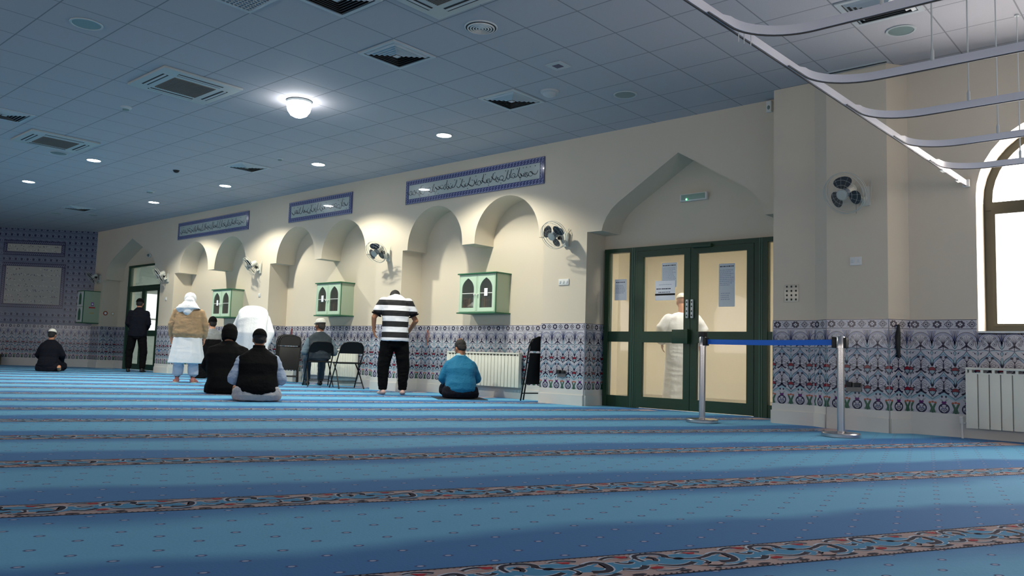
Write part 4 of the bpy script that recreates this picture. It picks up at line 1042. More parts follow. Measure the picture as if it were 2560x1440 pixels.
def cassette(x, y, label):
    t = thing('air_conditioning_cassette', label, 'air conditioner', (x, y, ZC), group='ceiling air conditioning cassettes')
    h = .475; mb = MB(M_cassette); mb.rbox((-h, -h, -.03), (h, h, 0), .01); mb.build('panel', t, smooth=40)
    mb = MB(M_grillb); mb.box((-.25, -.25, -.036), (.25, .25, -.029)); 
    mb.build('intake_grille', t)
    mb = MB(M_cassette)
    for k in range(24): mb.box((-.25, -.245 + k * .0208, -.040), (.25, -.237 + k * .0208, -.036), M_grillb)
    mb.build('grille_bars', t)
    for k in range(4):
        M = Matrix.Rotation(k * PI / 2, 4, 'Z'); mb = MB(M_slot); mb.box((-.26, .325, -.0325), (.26, .35, -.029), M=M); mb.box((-.27, .375, -.0325), (.27, .395, -.029), M=M); mb.build('air_slot', t)
        mb = MB(M_diff); mb.box((-.26, .347, -.036), (.26, .377, -.030), M=M); mb.build('flap', t)
cassette(-9.06, 4.30, 'air conditioning cassette left of the brightest lamp')
cassette(-13.24, 4.32, 'air conditioning cassette near the left edge of the picture')
cassette(-4.78, 4.34, 'air conditioning cassette cut by the top edge of the picture')
t = thing('egg_crate_grille', 'pale egg-crate ceiling grille cut by the top edge of the picture', 'vent', (-6.277, 3.383, ZC))
mb = MB(M_diff); mb.prism([(-.295, -.295), (.295, -.295), (.295, .295), (-.295, .295)], -.012, M_diff, holes=[[(-.265, -.265), (.265, -.265), (.265, .265), (-.265, .265)]], to3=lambda u, v, w: (u, v, w)); mb.build('frame', t)
mb = MB(mat('grille_teal', (120, 150, 165), .5)); mb.box((-.27, -.27, -.003), (.27, .27, -.001)); mb.build('backing', t)
mb = MB(M_diff)
for k in range(14): q = -.26 + k * .04; mb.box((q - .003, -.265, -.012), (q + .003, .265, -.003)); mb.box((-.265, q - .003, -.012), (.265, q + .003, -.003))
mb.build('egg_crate', t)
t = thing('round_diffuser', 'white round diffuser with concentric rings near the top of the ceiling', 'vent', (-5.10, 5.21, ZC))
mb = MB(M_white); mb.lathe([(.155, 0), (.155, -.008), (.135, -.012)], n=36); mb.build('trim_ring', t, smooth=40)
mb = MB(M_white)
for k in range(5): r = .13 - k * .026; mb.lathe([(r, -.010), (r, -.020), (r - .010, -.024), (r - .012, -.012)], n=32)
mb.build('ring_louvre', t, smooth=30, fixn=True)
mb = MB(M_slot); mb.lathe([(.145, -.0085), (.145, -.0125), (.001, -.0126)], n=32); mb.build('dark_throat', t)
t = thing('ceiling_speaker', 'small square ceiling fitting with a dark centre', 'ceiling fitting', (-5.13, 6.42, ZC))
mb = MB(M_diff); mb.rbox((-.10, -.10, -.01), (.10, .10, 0), .003); mb.build('plate', t); mb = MB(mat('fitting_blue', (30, 44, 90), .5)); mb.box((-.045, -.045, -.012), (.045, .045, -.0095)); mb.build('sensor_window', t)
t = thing('smoke_detector', 'white domed detector beside the vent above the long calligraphy panel', 'smoke detector', (-5.72, 7.02, ZC))
mb = MB(M_diff); mb.lathe([(.11, 0), (.105, -.02), (.08, -.026)], n=30); mb.build('base', t, smooth=40); mb = MB(M_diff); mb.lathe([(.08, -.026), (.075, -.045), (.05, -.06), (.01, -.066)], n=30); mb.build('dome', t, smooth=50)
for x, y, r, l in ((-15.89, 6.96, .10, 'flat grey detector between the two farther lit downlights'), (-11.25, 6.97, .06, 'tiny detector right of the small dark-edged vent'), (-10.55, 4.24, .07, 'small detector beyond the air conditioning cassette')):
    t = thing('smoke_detector', l, 'smoke detector', (x, y, ZC)); mb = MB(M_diff); mb.lathe([(r, 0), (r * .95, -.015), (r * .6, -.03)], n=24); mb.build('base', t, smooth=40); mb = MB(M_unlit); mb.lathe([(r * .6, -.03), (r * .5, -.045), (.005, -.05)], n=20); mb.build('dome', t, smooth=50)
t = thing('motion_sensor', 'small black sensor in the middle of the far ceiling', 'sensor', (-13.62, 6.40, ZC)); mb = MB(M_blackp); mb.lathe([(.05, 0), (.05, -.015), (.035, -.035), (.005, -.045)], n=20); mb.build('dome', t, smooth=50); mb = MB(M_slot); mb.lathe([(.058, 0), (.056, -.004), (.05, -.006)], n=20); mb.build('collar', t)
t = thing('slot_grille', 'narrow slot grille where the ceiling meets the pilaster', 'vent', (-2.69, 8.30, ZC)); mb = MB(M_diff); mb.box((-.30, -.03, -.01), (.30, .03, 0)); mb.build('frame', t); mb = MB(M_slot); mb.box((-.285, -.012, -.012), (.285, .012, -.0095)); mb.build('slot', t)

# ------------------------------------------------------------------ suspended curtain tracks
TZ = 2.40
def trackx(y): return -1.905 + (y - 3.37) * (.150 / 5.5)
def strip(mb, pts, w=.018, h=.05, z=TZ, taper=False):
    L = []; n = len(pts)
    rs = []
    for i, p in enumerate(pts):
        a = V(pts[max(i - 1, 0)]); b = V(pts[min(i + 1, n - 1)]); d = (b - a).normalized(); s = V((-d.y, d.x)) * (w / 2); q = V(p)
        hh = .003 if taper and i == 0 else h
        rs.append([(q.x + s.x, q.y + s.y, z), (q.x - s.x, q.y - s.y, z), (q.x - s.x, q.y - s.y, z + hh), (q.x + s.x, q.y + s.y, z + hh)])
    mb.rings(rs, M_alu)
    rs = [[(a[0] * .7 + b[0] * .3, a[1] * .7 + b[1] * .3, z - .006), (a[0] * .3 + b[0] * .7, a[1] * .3 + b[1] * .7, z - .006), (a[0] * .3 + b[0] * .7, a[1] * .3 + b[1] * .7, z + .001), (a[0] * .7 + b[0] * .3, a[1] * .7 + b[1] * .3, z + .001)] for a, b, _, _ in rs]
    mb.rings(rs, M_alud)
t = thing('curtain_track', 'long straight aluminium curtain track running to the arched window wall', 'curtain track', (0, 0, 0))
mb = MB(M_alu); strip(mb, [(trackx(1.0), 1.0), (trackx(8.55), 8.55)]); mb.build('rail', t)
mb = MB(M_white); mb.rbox((trackx(8.55) - .03, 8.52, TZ - .01), (trackx(8.55) + .03, 8.559, TZ + .06), .004); mb.build('wall_bracket', t)
mb = MB(M_white); 
for y in (7.75, 8.25): mb.rbox((trackx(y) - .014, y - .05, TZ - .012), (trackx(y) + .014, y + .05, TZ - .004), .002)
mb.build('joiner', t)
ordn = ['cut by the top of the picture', 'second from the camera', 'third from the camera', 'fourth from the camera', 'fifth, closest to the arched window wall']
for k, y0 in enumerate((3.86, 4.81, 5.73, 6.69, 7.61)):
    t = thing('curtain_track', 'curved curtain track branching off the straight one, ' + ordn[k], 'curtain track', (0, 0, 0), group='curved curtain tracks')
    x0 = trackx(y0) + .0185; r = .34
    pts = [(trackx(y0 - .30) + .0185, y0 - .30)] + [(x0 + r - r * math.cos(a * PI / 24), y0 - .08 + r * .95 * math.sin(a * PI / 24)) for a in range(0, 13)] + [(x0 + .7, y0 - .08 + r * .95), (4.5, y0 - .08 + r * .95)]
    mb = MB(M_alu); strip(mb, pts, taper=True); mb.build('rail', t, smooth=30)
    yy = y0 - .08 + r * .95
    for xr in (-1.21, .6, 2.4):
        mb = MB(M_whitem); mb.tube([(xr, yy, TZ + .05), (xr, yy, ZC)], .005, n=8); mb.lathe([(.011, 0), (.011, .06), (.006, .075)], n=10, M=Matrix.Translation((xr, yy, TZ + .045))); mb.lathe([(.02, -.012), (.02, 0)], n=12, M=Matrix.Translation((xr, yy, ZC))); mb.build('hanger_rod', t, smooth=50)
    if k == 0:
        for dx in (.03, .07, .12):
            mb = MB(M_white); mb.tube([(x0 + dx * .3, y0 - .02 + dx, TZ - .002), (x0 + dx * .3, y0 - .02 + dx, TZ - .06)], .0028, n=6); mb.build('glider_hook', t)

# ------------------------------------------------------------------ rope barrier
def post(x, y, label):
    t = thing('barrier_post', label, 'barrier post', (x, y, 0), group='chrome barrier posts')
    mb = MB(M_chrome); mb.lathe([(.163, .0), (.168, .004), (.168, .030), (.160, .038), (.05, .046), (.034, .05)], n=48); mb.build('base', t, smooth=40)
    mb = MB(M_chrome); mb.lathe([(.033, .03), (.033, .80)], n=32); mb.lathe([(.040, .80), (.040, .90), (.036, .905)], n=32); mb.build('pole', t, smooth=40)
    return t
pa = (-4.118, 7.745); pb = (-2.585, 7.47)
t = post(pa[0], pa[1], 'chrome barrier post standing before the green doors')
mb = MB(M_blackp); mb.rbox((-.036, -.036, .89), (.036, .036, .955), .01); mb.rbox((.02, -.045, .81), (.06, .03, .895), .006); mb.build('belt_cassette', t, smooth=40)
t = post(pb[0], pb[1], 'chrome barrier post standing before the tiled pilaster')
mb = MB(M_blackp); mb.rbox((-.075, -.025, .80), (-.035, .03, .90), .006); mb.rbox((.03, -.025, .80), (.062, .03, .895), .006); mb.build('belt_receiver', t, smooth=40)
mb = MB(M_belt); a = V((pa[0] + .062, pa[1] - .01, .825)); b = V((pb[0] - .078, pb[1] + .01, .825)); 
rs = []
for k in range(11):
    q = a.lerp(b, k / 10); q.z -= .006 * math.sin(PI * k / 10); rs.append([(q.x, q.y - .001, q.z), (q.x, q.y + .001, q.z), (q.x, q.y + .001, q.z + .052), (q.x, q.y - .001, q.z + .052)])
mb.rings(rs); tag(mb.build('barrier_belt'), 'blue retractable belt stretched between the two chrome posts', 'barrier belt')

# ------------------------------------------------------------------ folding chairs (local: faces +Y, origin on floor)
def folding_chair(loc, az, label, group='black folding chairs', folded=None):
    t = thing('folding_chair', label, 'chair', loc, math.radians(az) - PI / 2, group)
    w = .215
    if folded is None:
        mb = MB(M_black)
        # back frame: from rear top down to the front feet
        mb.tube([(-w - .01, .24, .01), (-w, .02, .36), (-w, -.14, .60), (-w + .02, -.19, .72), (-w + .06, -.205, .775), (-.08, -.21, .792), (.08, -.21, .792), (w - .06, -.205, .775), (w - .02, -.19, .72), (w, -.14, .60), (w, .02, .36), (w + .01, .24, .01)], .011, n=8)
        mb.tube([(-w, .17, .12), (w, .17, .12)], .008); mb.build('back_frame', t, smooth=50)
        mb = MB(M_black)
        mb.tube([(-w + .02, .16, .43), (-w + .015, .0, .30), (-w - .005, -.23, .01)], .011); mb.tube([(w - .02, .16, .43), (w - .015, .0, .30), (w + .005, -.23, .01)], .011); mb.tube([(-w, -.16, .105), (w, -.16, .105)], .008); mb.build('rear_legs', t, smooth=50)
        mb = MB(M_black); mb.rbox((-.205, -.17, .425), (.205, .21, .452), .012); mb.build('seat', t, smooth=50)
        mb = MB(M_black); pts = [(-.20, .60), (-.20, .70), (-.17, .76), (-.1, .785), (.1, .785), (.17, .76), (.20, .70), (.20, .60)]
        mb.prism(pts, .014, to3=lambda u, z, q: (u, -.145 - (z - .60) * .34 - .012 * (1 - (u / .2) ** 2) + q, z)); mb.build('backrest', t, smooth=40)
    else:
        lean, m = folded      # flat-folded chair leaning back: tilt about X
        M = Matrix.Rotation(math.radians(lean), 4, 'X')
        mb = MB(M_black); P = lambda x, y, z: M @ V((x, y, z))
        mb.tube([P(-w - .01, 0, .012), P(-w, 0, .40), P(-w, 0, .80), P(-w + .03, 0, .90), P(-.08, 0, .945), P(.08, 0, .945), P(w - .03, 0, .90), P(w, 0, .80), P(w, 0, .40), P(w + .01, 0, .012)], .011); mb.tube([P(-w, 0, .12), P(w, 0, .12)], .008); mb.build('back_frame', t, smooth=50)
        mb = MB(M_black); mb.tube([P(-w + .02, .03, .55), P(-w + .015, .03, .03)], .011); mb.tube([P(w - .02, .03, .55), P(w - .015, .03, .03)], .011); mb.tube([P(-w + .02, .03, .13), P(w - .02, .03, .13)], .008); mb.build('rear_legs', t, smooth=50)
        mb = MB(M_black); mb.rbox((-.20, .012, .26), (.20, .036, .715), .01, M=M); mb.build('seat', t, smooth=50)
        mb = MB(M_black); pts = [(-.195, .74), (-.195, .84), (-.16, .905), (-.08, .935), (.08, .935), (.16, .905), (.195, .84), (.195, .74)]
        mb.prism(pts, .014, to3=lambda u, z, q: P(u, -.006 + q, z)); mb.build('backrest', t, smooth=40)
    return t
C1 = V((-12.08, 8.50, 0)); C2 = V((-11.24, 8.50, 0))
folding_chair(C1, 156, 'black folding chair with the grey-vested man sitting on it')
folding_chair(C2, 163, 'empty black folding chair in front of the radiator')
for k, (x, y, az, ln, s) in enumerate(((-13.58, 8.80, 130, -14, 'front of the stack leaning left of the seated man'), (-13.66, 8.86, 138, -12, 'middle of the stack leaning left of the seated man'), (-13.74, 8.92, 148, -10, 'back of the stack, nearest the wall'))):
    folding_chair((x, y, .0), az, 'folded black chair, ' + s, 'folded chairs in the stack', folded=(ln, 0))
folding_chair((-7.42, 8.93, .0), -18, 'folded black chair leaning in the recess left of the tiled pier', 'folded chair alone', folded=(-13, 0))
#PEOPLE
# ------------------------------------------------------------------ people (local: face +Y, x to their right, origin on the floor)
def solid(name, mb, voxel, m, parent, wob=0.0, wscale=7.0, smooth=3, seed=0):
    """union of closed shapes as one continuous skin"""
    me = bpy.data.meshes.new('tmp'); me.from_pydata([tuple(p) for p in mb.v], [], mb.f)
    bm = bmesh.new(); bm.from_mesh(me); bmesh.ops.recalc_face_normals(bm, faces=bm.faces[:]); bm.to_mesh(me); bm.free()
    ob = bpy.data.objects.new('tmp', me); COL.objects.link(ob)
    r = ob.modifiers.new('r', 'REMESH'); r.mode = 'VOXEL'; r.voxel_size = voxel; r.use_smooth_shade = True
    sm = ob.modifiers.new('s', 'SMOOTH'); sm.factor = .5; sm.iterations = smooth
    dg = bpy.context.evaluated_depsgraph_get(); out = bpy.data.meshes.new_from_object(ob.evaluated_get(dg))
    bpy.data.objects.remove(ob); bpy.data.meshes.remove(me)
    out.name = name
    if wob:
        out.update()
        ns = [v.normal.copy() for v in out.vertices]
        for v, n in zip(out.vertices, ns):
            p = V((v.co.x * wscale * 1.7 + seed, v.co.y * wscale * 1.7, v.co.z * wscale * .8))
            q = V((v.co.x * wscale * .8, v.co.y * wscale * .8 + seed, v.co.z * wscale * 2.2))
            a = 1 - 2 * abs(noise.noise(p)); b = 1 - 2 * abs(noise.noise(q + V((5, 1, 2))))
            v.co += n * wob * (a * .6 + b * .5 - .5)
    out.materials.clear(); out.materials.append(m)
    out.polygons.foreach_set('use_smooth', [True] * len(out.polygons))
    o = bpy.data.objects.new(name, out); COL.objects.link(o); o.parent = parent
    return o
def cap(mb, p0, p1, r0, r1, n=14):
    """tapered limb segment with round ends"""
    p0 = V(p0); p1 = V(p1); t = (p1 - p0); L = t.length; t.normalize()
    a = V((0, 0, 1)) if abs(t.z) < .9 else V((1, 0, 0)); a = (a - t * a.dot(t)).normalized(); b = t.cross(a); rs = []
    def ring(c, r): return [c + a * (math.cos(2 * PI * k / n) * r) + b * (math.sin(2 * PI * k / n) * r) for k in range(n)]
    for k in range(4): an = PI / 2 * (1 - k / 4) * .98; rs.append(ring(p0 - t * r0 * math.sin(an), r0 * math.cos(an)))
    rs.append(ring(p0, r0)); rs.append(ring(p1, r1))
    for k in range(1, 5): an = PI / 2 * k / 4 * .98; rs.append(ring(p1 + t * r1 * math.sin(an), r1 * math.cos(an)))
    mb.rings(rs)
def limb(mb, pts, rs):
    for i in range(len(pts) - 1): cap(mb, pts[i], pts[i + 1], rs[i], rs[i + 1])
def loft(mb, secs, n=28, ex=2.3, side=(1, 0, 0)):
    """secs: (x, y, z, rx, ry); section planes follow the path"""
    P = [V(s[:3]) for s in secs]; rings = []; side = V(side)
    for i, s in enumerate(secs):
        t = (P[min(i + 1, len(P) - 1)] - P[max(i - 1, 0)]).normalized()
        A = (side - t * side.dot(t)).normalized(); B = t.cross(A); ring = []
        for k in range(n):
            th = 2 * PI * k / n; c, q = math.cos(th), math.sin(th)
            x = math.copysign(abs(c) ** (2 / ex), c) * s[3]; y = math.copysign(abs(q) ** (2 / ex), q) * s[4]
            if len(s) > 5: f = 1 + s[5] * math.sin(th * s[6] + s[7]); x *= f; y *= f
            ring.append(P[i] + A * x + B * y)
        rings.append(ring)
    mb.rings(rings)
def frame(c, fwd, up=(0, 0, 1)):
    f = V(fwd).normalized(); u = V(up); u = (u - f * u.dot(f)).normalized(); r = f.cross(u)
    M = Matrix((r, f, u)).transposed().to_4x4(); M.translation = V(c); return M
def head_shape(mb, M, s=1.0):
    E = lambda c, r: mb.ell(M @ (V(c) * s), [q * s for q in r], n=20, M=M.to_3x3().to_4x4())
    E((0, -.005, .035), (.076, .094, .088)); E((0, .02, -.01), (.070, .078, .085)); E((0, .045, -.062), (.048, .046, .045))
    E((0, .06, -.092), (.026, .022, .02))
    cap(mb, M @ (V((0, .088, .012)) * s), M @ (V((0, .108, -.026)) * s), .009 * s, .014 * s); E((0, .10, -.03), (.017, .012, .009))
    E((0, .088, -.055), (.024, .012, .006)); E((0, .087, -.065), (.02, .012, .006)); E((0, .082, .03), (.05, .014, .01))
    for k in (-1, 1):
        E((k * .076, -.002, -.012), (.009, .017, .030)); E((k * .076, .002, -.03), (.008, .012, .014)); E((k * .045, .06, -.02), (.022, .024, .02))
def eyes(M, parent, s=1.0):
    for k in (-1, 1):
        mb = MB(M_eye); mb.ell(M @ (V((k * .031, .082, .008)) * s), (.012, .012, .009), n=12); mb.ell(M @ (V((k * .031, .0925, .008)) * s), (.0045, .003, .0045), M_black, n=8); mb.build('eye', parent, smooth=60)
def neck(mb, M, base, s=1.0): cap(mb, base, M @ (V((0, -.015, -.06)) * s), .062 * s, .056 * s)
def hand(mb, wrist, fwd, back, side, curl=.5, s=1.0, spread=.1):
    """palm with five separate fingers; back = direction of the back of the hand; side: +1 thumb on the +x side"""
    f = V(fwd).normalized(); u = V(back); u = (u - f * u.dot(f)).normalized(); r = f.cross(u) * side; w = V(wrist)
    T = lambda x, y, z: w + r * (x * s) + f * (y * s) + u * (z * s)
    cap(mb, T(0, -.02, 0), T(0, .02, 0), .026 * s, .026 * s)
    for x in (-.028, -.012, .006, .024): cap(mb, T(x * .7, .012, 0), T(x, .078, 0), .016 * s, .0145 * s, 10)
    for x, L, a in ((.030, .070, .5), (.010, .080, .1), (-.011, .074, -.15), (-.031, .058, -.5)):
        p = T(x, .082, 0); ang = curl * .5; sx = a * spread
        for i, seg in enumerate((.45, .32, .25)):
            d = f * math.cos(ang) - u * math.sin(ang) + r * sx; q = p + d.normalized() * (L * seg * s); cap(mb, p, q, (.0095 - .001 * i) * s, (.0088 - .001 * i) * s, 8); p = q; ang += curl * .6
    p = T(.026, .02, -.004); q = T(.052, .052, -.014); cap(mb, p, q, .0135 * s, .0115 * s, 9); q2 = T(.060, .080, -.022 - .01 * curl); cap(mb, q, q2, .011 * s, .0085 * s, 9)
def foot(mb, ankle, toe_dir, sole=(0, 0, -1), s=1.0):
    f = V(toe_dir).normalized(); d = V(sole); d = (d - f * d.dot(f)).normalized(); r = f.cross(d); a = V(ankle)
    T = lambda x, y, z: a + r * (x * s) + f * (y * s) + d * (z * s)
    cap(mb, T(0, -.03, .045), T(0, .06, .045), .034 * s, .034 * s); cap(mb, T(0, .0, .02), T(0, .12, .052), .036 * s, .024 * s); cap(mb, T(.015, .06, .05), T(.022, .135, .058), .026 * s, .018 * s); cap(mb, T(-.018, .05, .052), T(-.024, .12, .06), .022 * s, .015 * s)
    for k, (x, y) in enumerate(((.026, .168), (.008, .170), (-.008, .162), (-.021, .152), (-.033, .140))): cap(mb, T(x * .95, .125, .061), T(x, y, .064), (.013 if k == 0 else .0095) * s, (.011 if k == 0 else .008) * s, 8)
def skin_mat(name, rgb): return mat(name, rgb, .55, var=.06, vscale=14, spec=.35)
def cloth(name, rgb, rough=.85, b=.35, var=.08): dk = sum(rgb) < 120; return mat(name, rgb, .95 if dk else rough, var=var, vscale=18, bump=b, bscale=45, sheen=0 if dk else .12, spec=.12 if dk else .4)
M_eye = mat('eye_white', (225, 222, 215), .3)
M_skA = skin_mat('skin_tan', (172, 118, 88)); M_skB = skin_mat('skin_light', (196, 142, 112)); M_skC = skin_mat('skin_brown', (128, 84, 62))
M_hairb = mat('hair_black', (22, 19, 18), .7, bump=.5, bscale=160); M_hairg = mat('hair_dark_greying', (52, 46, 42), .7, bump=.5, bscale=160, var=.3)

def person(x, y, az, label, rx=0):
    t = thing('person', label, 'person', (x, y, 0), math.radians(az) - PI / 2); return t
def cap_hat(name, M, m, parent, s=1.0, z0=.0, thick=.006, flat=.0, lab=None, tall=.0, back=-.012):
    """close fitting skull cap shell over the cranium"""
    mb = MB(m); R = (.083 * s, .101 * s, (.092 + tall) * s); rs = []
    for j in range(11):
        a = math.asin(max(-1, min(1, (z0 + (1 - z0) * j / 10)))); 
        c = max(math.cos(a), .03) ** (1 - flat); z = math.sin(a)
        rs.append([M @ V((c * math.cos(2 * PI * k / 28) * R[0], back * s + c * math.sin(2 * PI * k / 28) * R[1], .037 * s + z * R[2])) for k in range(28)])
    inner = [[M @ V((c2 * math.cos(2 * PI * k / 28), back * s + c2 * math.sin(2 * PI * k / 28) * 1.2, .037 * s + z0 * R[2] + .001)) for k in range(28)] for c2 in (.078 * s,)]
    mb.rings(inner + rs); o = mb.build(name, parent, smooth=60)
    if lab: o['label'] = lab
    return o
def hair(M, m, parent, s=1.0, low=-.075, name='hair'):
    mb = MB(m); E = lambda c, r: mb.ell(M @ (V(c) * s), [q * s for q in r], n=20, M=M.to_3x3().to_4x4())
    E((0, -.015, .042), (.082, .095, .088)); E((0, -.045, -.005), (.072, .058, .075)); E((0, -.062, low + .02), (.05, .035, .04))
    for k in (-1, 1): E((k * .068, .012, .012), (.014, .03, .04))
    return solid(name, mb, .006, m, parent, wob=.003, wscale=30)
def torso_skin(mb, zh, zs, w=.17): loft(mb, [(0, 0, zh - .06, w * .8, .08), (0, 0, zh, w * .85, .09), (0, .0, (zh + zs) / 2, w * .75, .08), (0, .01, zs - .12, w * .85, .08), (0, .01, zs - .05, w * .75, .055), (0, .01, zs + .0, .05, .045)])

# --- kneeling worshippers, sitting back on their heels
def kneeler(x, y, az, label, sk, hatf, colors, H=.87, shw=.2, elb=.28, lean=.03, base=.27, jacket='jacket', sleeve=None, coat=False, headturn=0, headbow=14, vest=False, seed=0, lowcoat=None, footshow=None, hands=True, collar=None, bulk=1.0):
    top, trou = colors; t = person(x, y, az, label)
    zc = H - .125; zs = H - .30; s = 1.0
    hc = V((0, lean + .035, zc)); a = math.radians(headturn); b = math.radians(headbow)
    Mh = frame(hc, (-math.sin(a) * math.cos(b), math.cos(a) * math.cos(b), -math.sin(b)))
    mb = MB(); head_shape(mb, Mh); neck(mb, Mh, (0, lean, zs + .03)); torso_skin(mb, .2, zs, shw * .8)
    for k in (-1, 1):
        sh = V((k * (shw - .06), lean, zs - .065)); el = V((k * elb, lean + .02, zs - .27)); wr = V((k * .17, .27, .21))
        limb(mb, [sh, el, wr], [.03, .034, .026])
        hand(mb, wr, (-k * .15, 1, -.12), (0, .1, 1), -k, .25)
        limb(mb, [(k * .09, -.05, .2), (k * .15, .36, .11)], [.075, .055]); limb(mb, [(k * .15, .36, .075), (k * .10, -.02, .07)], [.05, .04]); foot(mb, (k * .085, -.045, .085), (0, -1, -.25), (0, .0, 1), .8)
    body = solid('body', mb, .0075, sk, t)
    eyes(Mh, body)
    # trousers: thighs forward, shins on the carpet
    mb = MB()
    for k in (-1, 1):
        limb(mb, [(k * .10, -.02, .21), (k * .165, .37, .125)], [.115 * bulk, .085]); limb(mb, [(k * .17, .37, .10), (k * .14 * bulk, -.10, .085)], [.085, .075])
    loft(mb, [(0, -.05, .012, base * .96, .185), (0, -.05, .06, base * 1.02, .20), (0, -.04, .13, base * .98, .185), (0, -.0, .21, base * .75, .14)])
    solid('trousers', mb, .011, trou, t, wob=.010, wscale=8, seed=seed)
    # upper garment
    gz = .06 if coat else .115
    mb = MB()
    if coat:
        loft(mb, [(0, -.05, gz - .045, base * 1.0, .22), (0, -.05, gz + .03, base * 1.0, .23), (0, -.045, .2, base * .88, .21), (0, -.02, .34, shw * 1.12, .165), (0, -.01, zs - .12, shw * 1.16, .15), (0, lean, zs - .03, shw * 1.08, .12), (0, lean, zs + .035, .125, .085), (0, lean, zs + .075, .075, .07)])
    else:
        loft(mb, [(0, -.065, gz - .05, base * .76, .175), (0, -.065, gz + .0, base * .88, .19), (0, -.05, .19, base * .86, .185), (0, -.025, .30, base * .80, .16), (0, -.01, zs - .15, shw * (1.14 if vest else 1.06), .145), (0, lean, zs - .045, shw * (1.13 if vest else 1.04), .115), (0, lean, zs + .03, .13, .085), (0, lean, zs + .07, .073, .07)])
    if not vest:
        for k in (-1, 1):
            limb(mb, [(k * (shw - .045), lean, zs - .085), (k * (elb - .005), lean + .01, zs - .27), (k * .185, .22, .215)], [.080, .068, .05])
    solid(jacket, mb, .010, top, t, wob=.007 if not coat else .010, wscale=5, seed=seed + 3)
    if vest:
        for k in (-1, 1):
            mb = MB(); limb(mb, [(k * (shw - .01), lean, zs - .085), (k * (elb + .01), lean - .03, zs - .31), (k * .20, .22, .215)], [.066, .074, .048]); solid('sleeve', mb, .009, sleeve, t, wob=.012, wscale=8, seed=seed + 5)
        mb = MB(top); loft(mb, [(0, lean + .003, zs + .055, .078, .074), (0, lean + .006, zs + .10, .072, .068)], 24); mb.build('collar', t, smooth=50)
    if collar: mb = MB(collar); loft(mb, [(0, lean + .004, zs + .06, .074, .068), (0, lean + .008, zs + .092, .066, .060)], 24); mb.build('collar', t, smooth=50)
    hatf(Mh, t); return t, Mh

PRAY = 154
M_blk = cloth('black_wool', (11, 11, 13)); M_char = cloth('charcoal_jacket', (20, 22, 31)); M_ltg = cloth('light_grey_cotton', (176, 172, 176)); M_shirt = cloth('pale_blue_shirt', (148, 160, 184)); M_dkt = cloth('dark_trousers', (24, 24, 33))
M_wht = cloth('white_cotton', (234, 236, 240), b=.2, var=.02); M_tan = cloth('tan_jacket', (172, 142, 108)); M_blue_s = cloth('turquoise_blue_shirt', (6, 102, 140), .8); M_lav = cloth('pale_lavender_trousers', (186, 188, 206)); M_grey = cloth('grey_shirt', (124, 128, 130)); M_slate = cloth('slate_vest', (42, 52, 60)); M_slat2 = cloth('slate_sleeve', (92, 110, 122)); M_slat3 = cloth('slate_trousers', (52, 66, 80)); M_blacktr = cloth('black_trousers', (10, 11, 12)); M_capw = cloth('white_knit_cap', (214, 212, 204), b=.6); M_capb = cloth('black_knit_cap', (9, 9, 10), b=.5)

# man in the black vest, nearest
def hat7(M, t): hair(M, M_hairb, t, low=-.05); cap_hat('knit_cap', M, M_capb, t, 1.04, z0=-.1, tall=.0)
kneeler(-8.83, 5.33, 150, 'man kneeling nearest the camera, black vest over pale blue sleeves, black cap', M_skA, hat7, (M_blk, M_ltg), H=.875, shw=.205, elb=.262, base=.285, jacket='vest', sleeve=M_shirt, vest=True, seed=1)
# man in the long black coat
def hat5(M, t):
    mb = MB(M_blk); loft(mb, [(0, 0, 0, .01, .01)] * 0 + [(M @ V((0, -.01, -.10))).to_tuple() + (.090, .098), (M @ V((0, -.012, -.04))).to_tuple() + (.104, .115), (M @ V((0, -.012, .03))).to_tuple() + (.106, .118), (M @ V((0, -.008, .09))).to_tuple() + (.090, .102), (M @ V((0, -.005, .135))).to_tuple() + (.045, .055)]); solid('hood', mb, .009, M_capb, t, wob=.006, wscale=14)
t5, M5 = kneeler(-10.39, 5.79, 144, 'man kneeling in a long black coat and dark hood, beside the man in the vest', M_skA, hat5, (M_blk, M_blacktr), H=.955, shw=.245, elb=.29, base=.275, jacket='coat', coat=True, headbow=20, seed=9, bulk=1.05)
mb = MB(); foot(mb, (.12, -.22, .055), (.55, -.8, -.1), (0, .3, 1), 1.05); cap(mb, (.05, -.14, .06), (.13, -.23, .055), .045, .038); o = solid('heel_and_sole', mb, .006, M_skB, t5); o['label'] = 'bare foot showing from under the coat'
# man in turquoise
def hat10(M, t): hair(M, M_hairb, t, low=-.06); mb = MB(M_hairb); mb.ell(M @ V((0, .055, -.07)), (.055, .05, .05), n=14, M=M.to_3x3().to_4x4()); mb.build('beard', t, smooth=60); mb = MB(M_skC); mb.ell(M @ V((0, -.028, .108)), (.046, .052, .030), n=18, M=M.to_3x3().to_4x4()); mb.build('bald_crown', t, smooth=60)
tb, _ = kneeler(-8.30, 8.30, 145, 'man kneeling in a turquoise-blue shirt before the long radiator, head bowed', M_skA, hat10, (M_blue_s, M_dkt), H=.85, shw=.21, elb=.262, base=.265, jacket='shirt', headturn=18, headbow=28, seed=21, collar=mat('pale_collar', (150, 190, 200), .8), bulk=.95)
tb.location.z = .009
tag((lambda m_: (m_.box((-.36, -.30, .0), (.36, .42, .006)), m_.build('prayer_mat', loc=(-8.30, 8.30, .002)))[1])(MB(cloth('mat_navy', (30, 44, 60)))), 'thin dark mat on the carpet under the kneeling man in blue', 'mat').rotation_euler = (0, 0, math.radians(145 - 90))
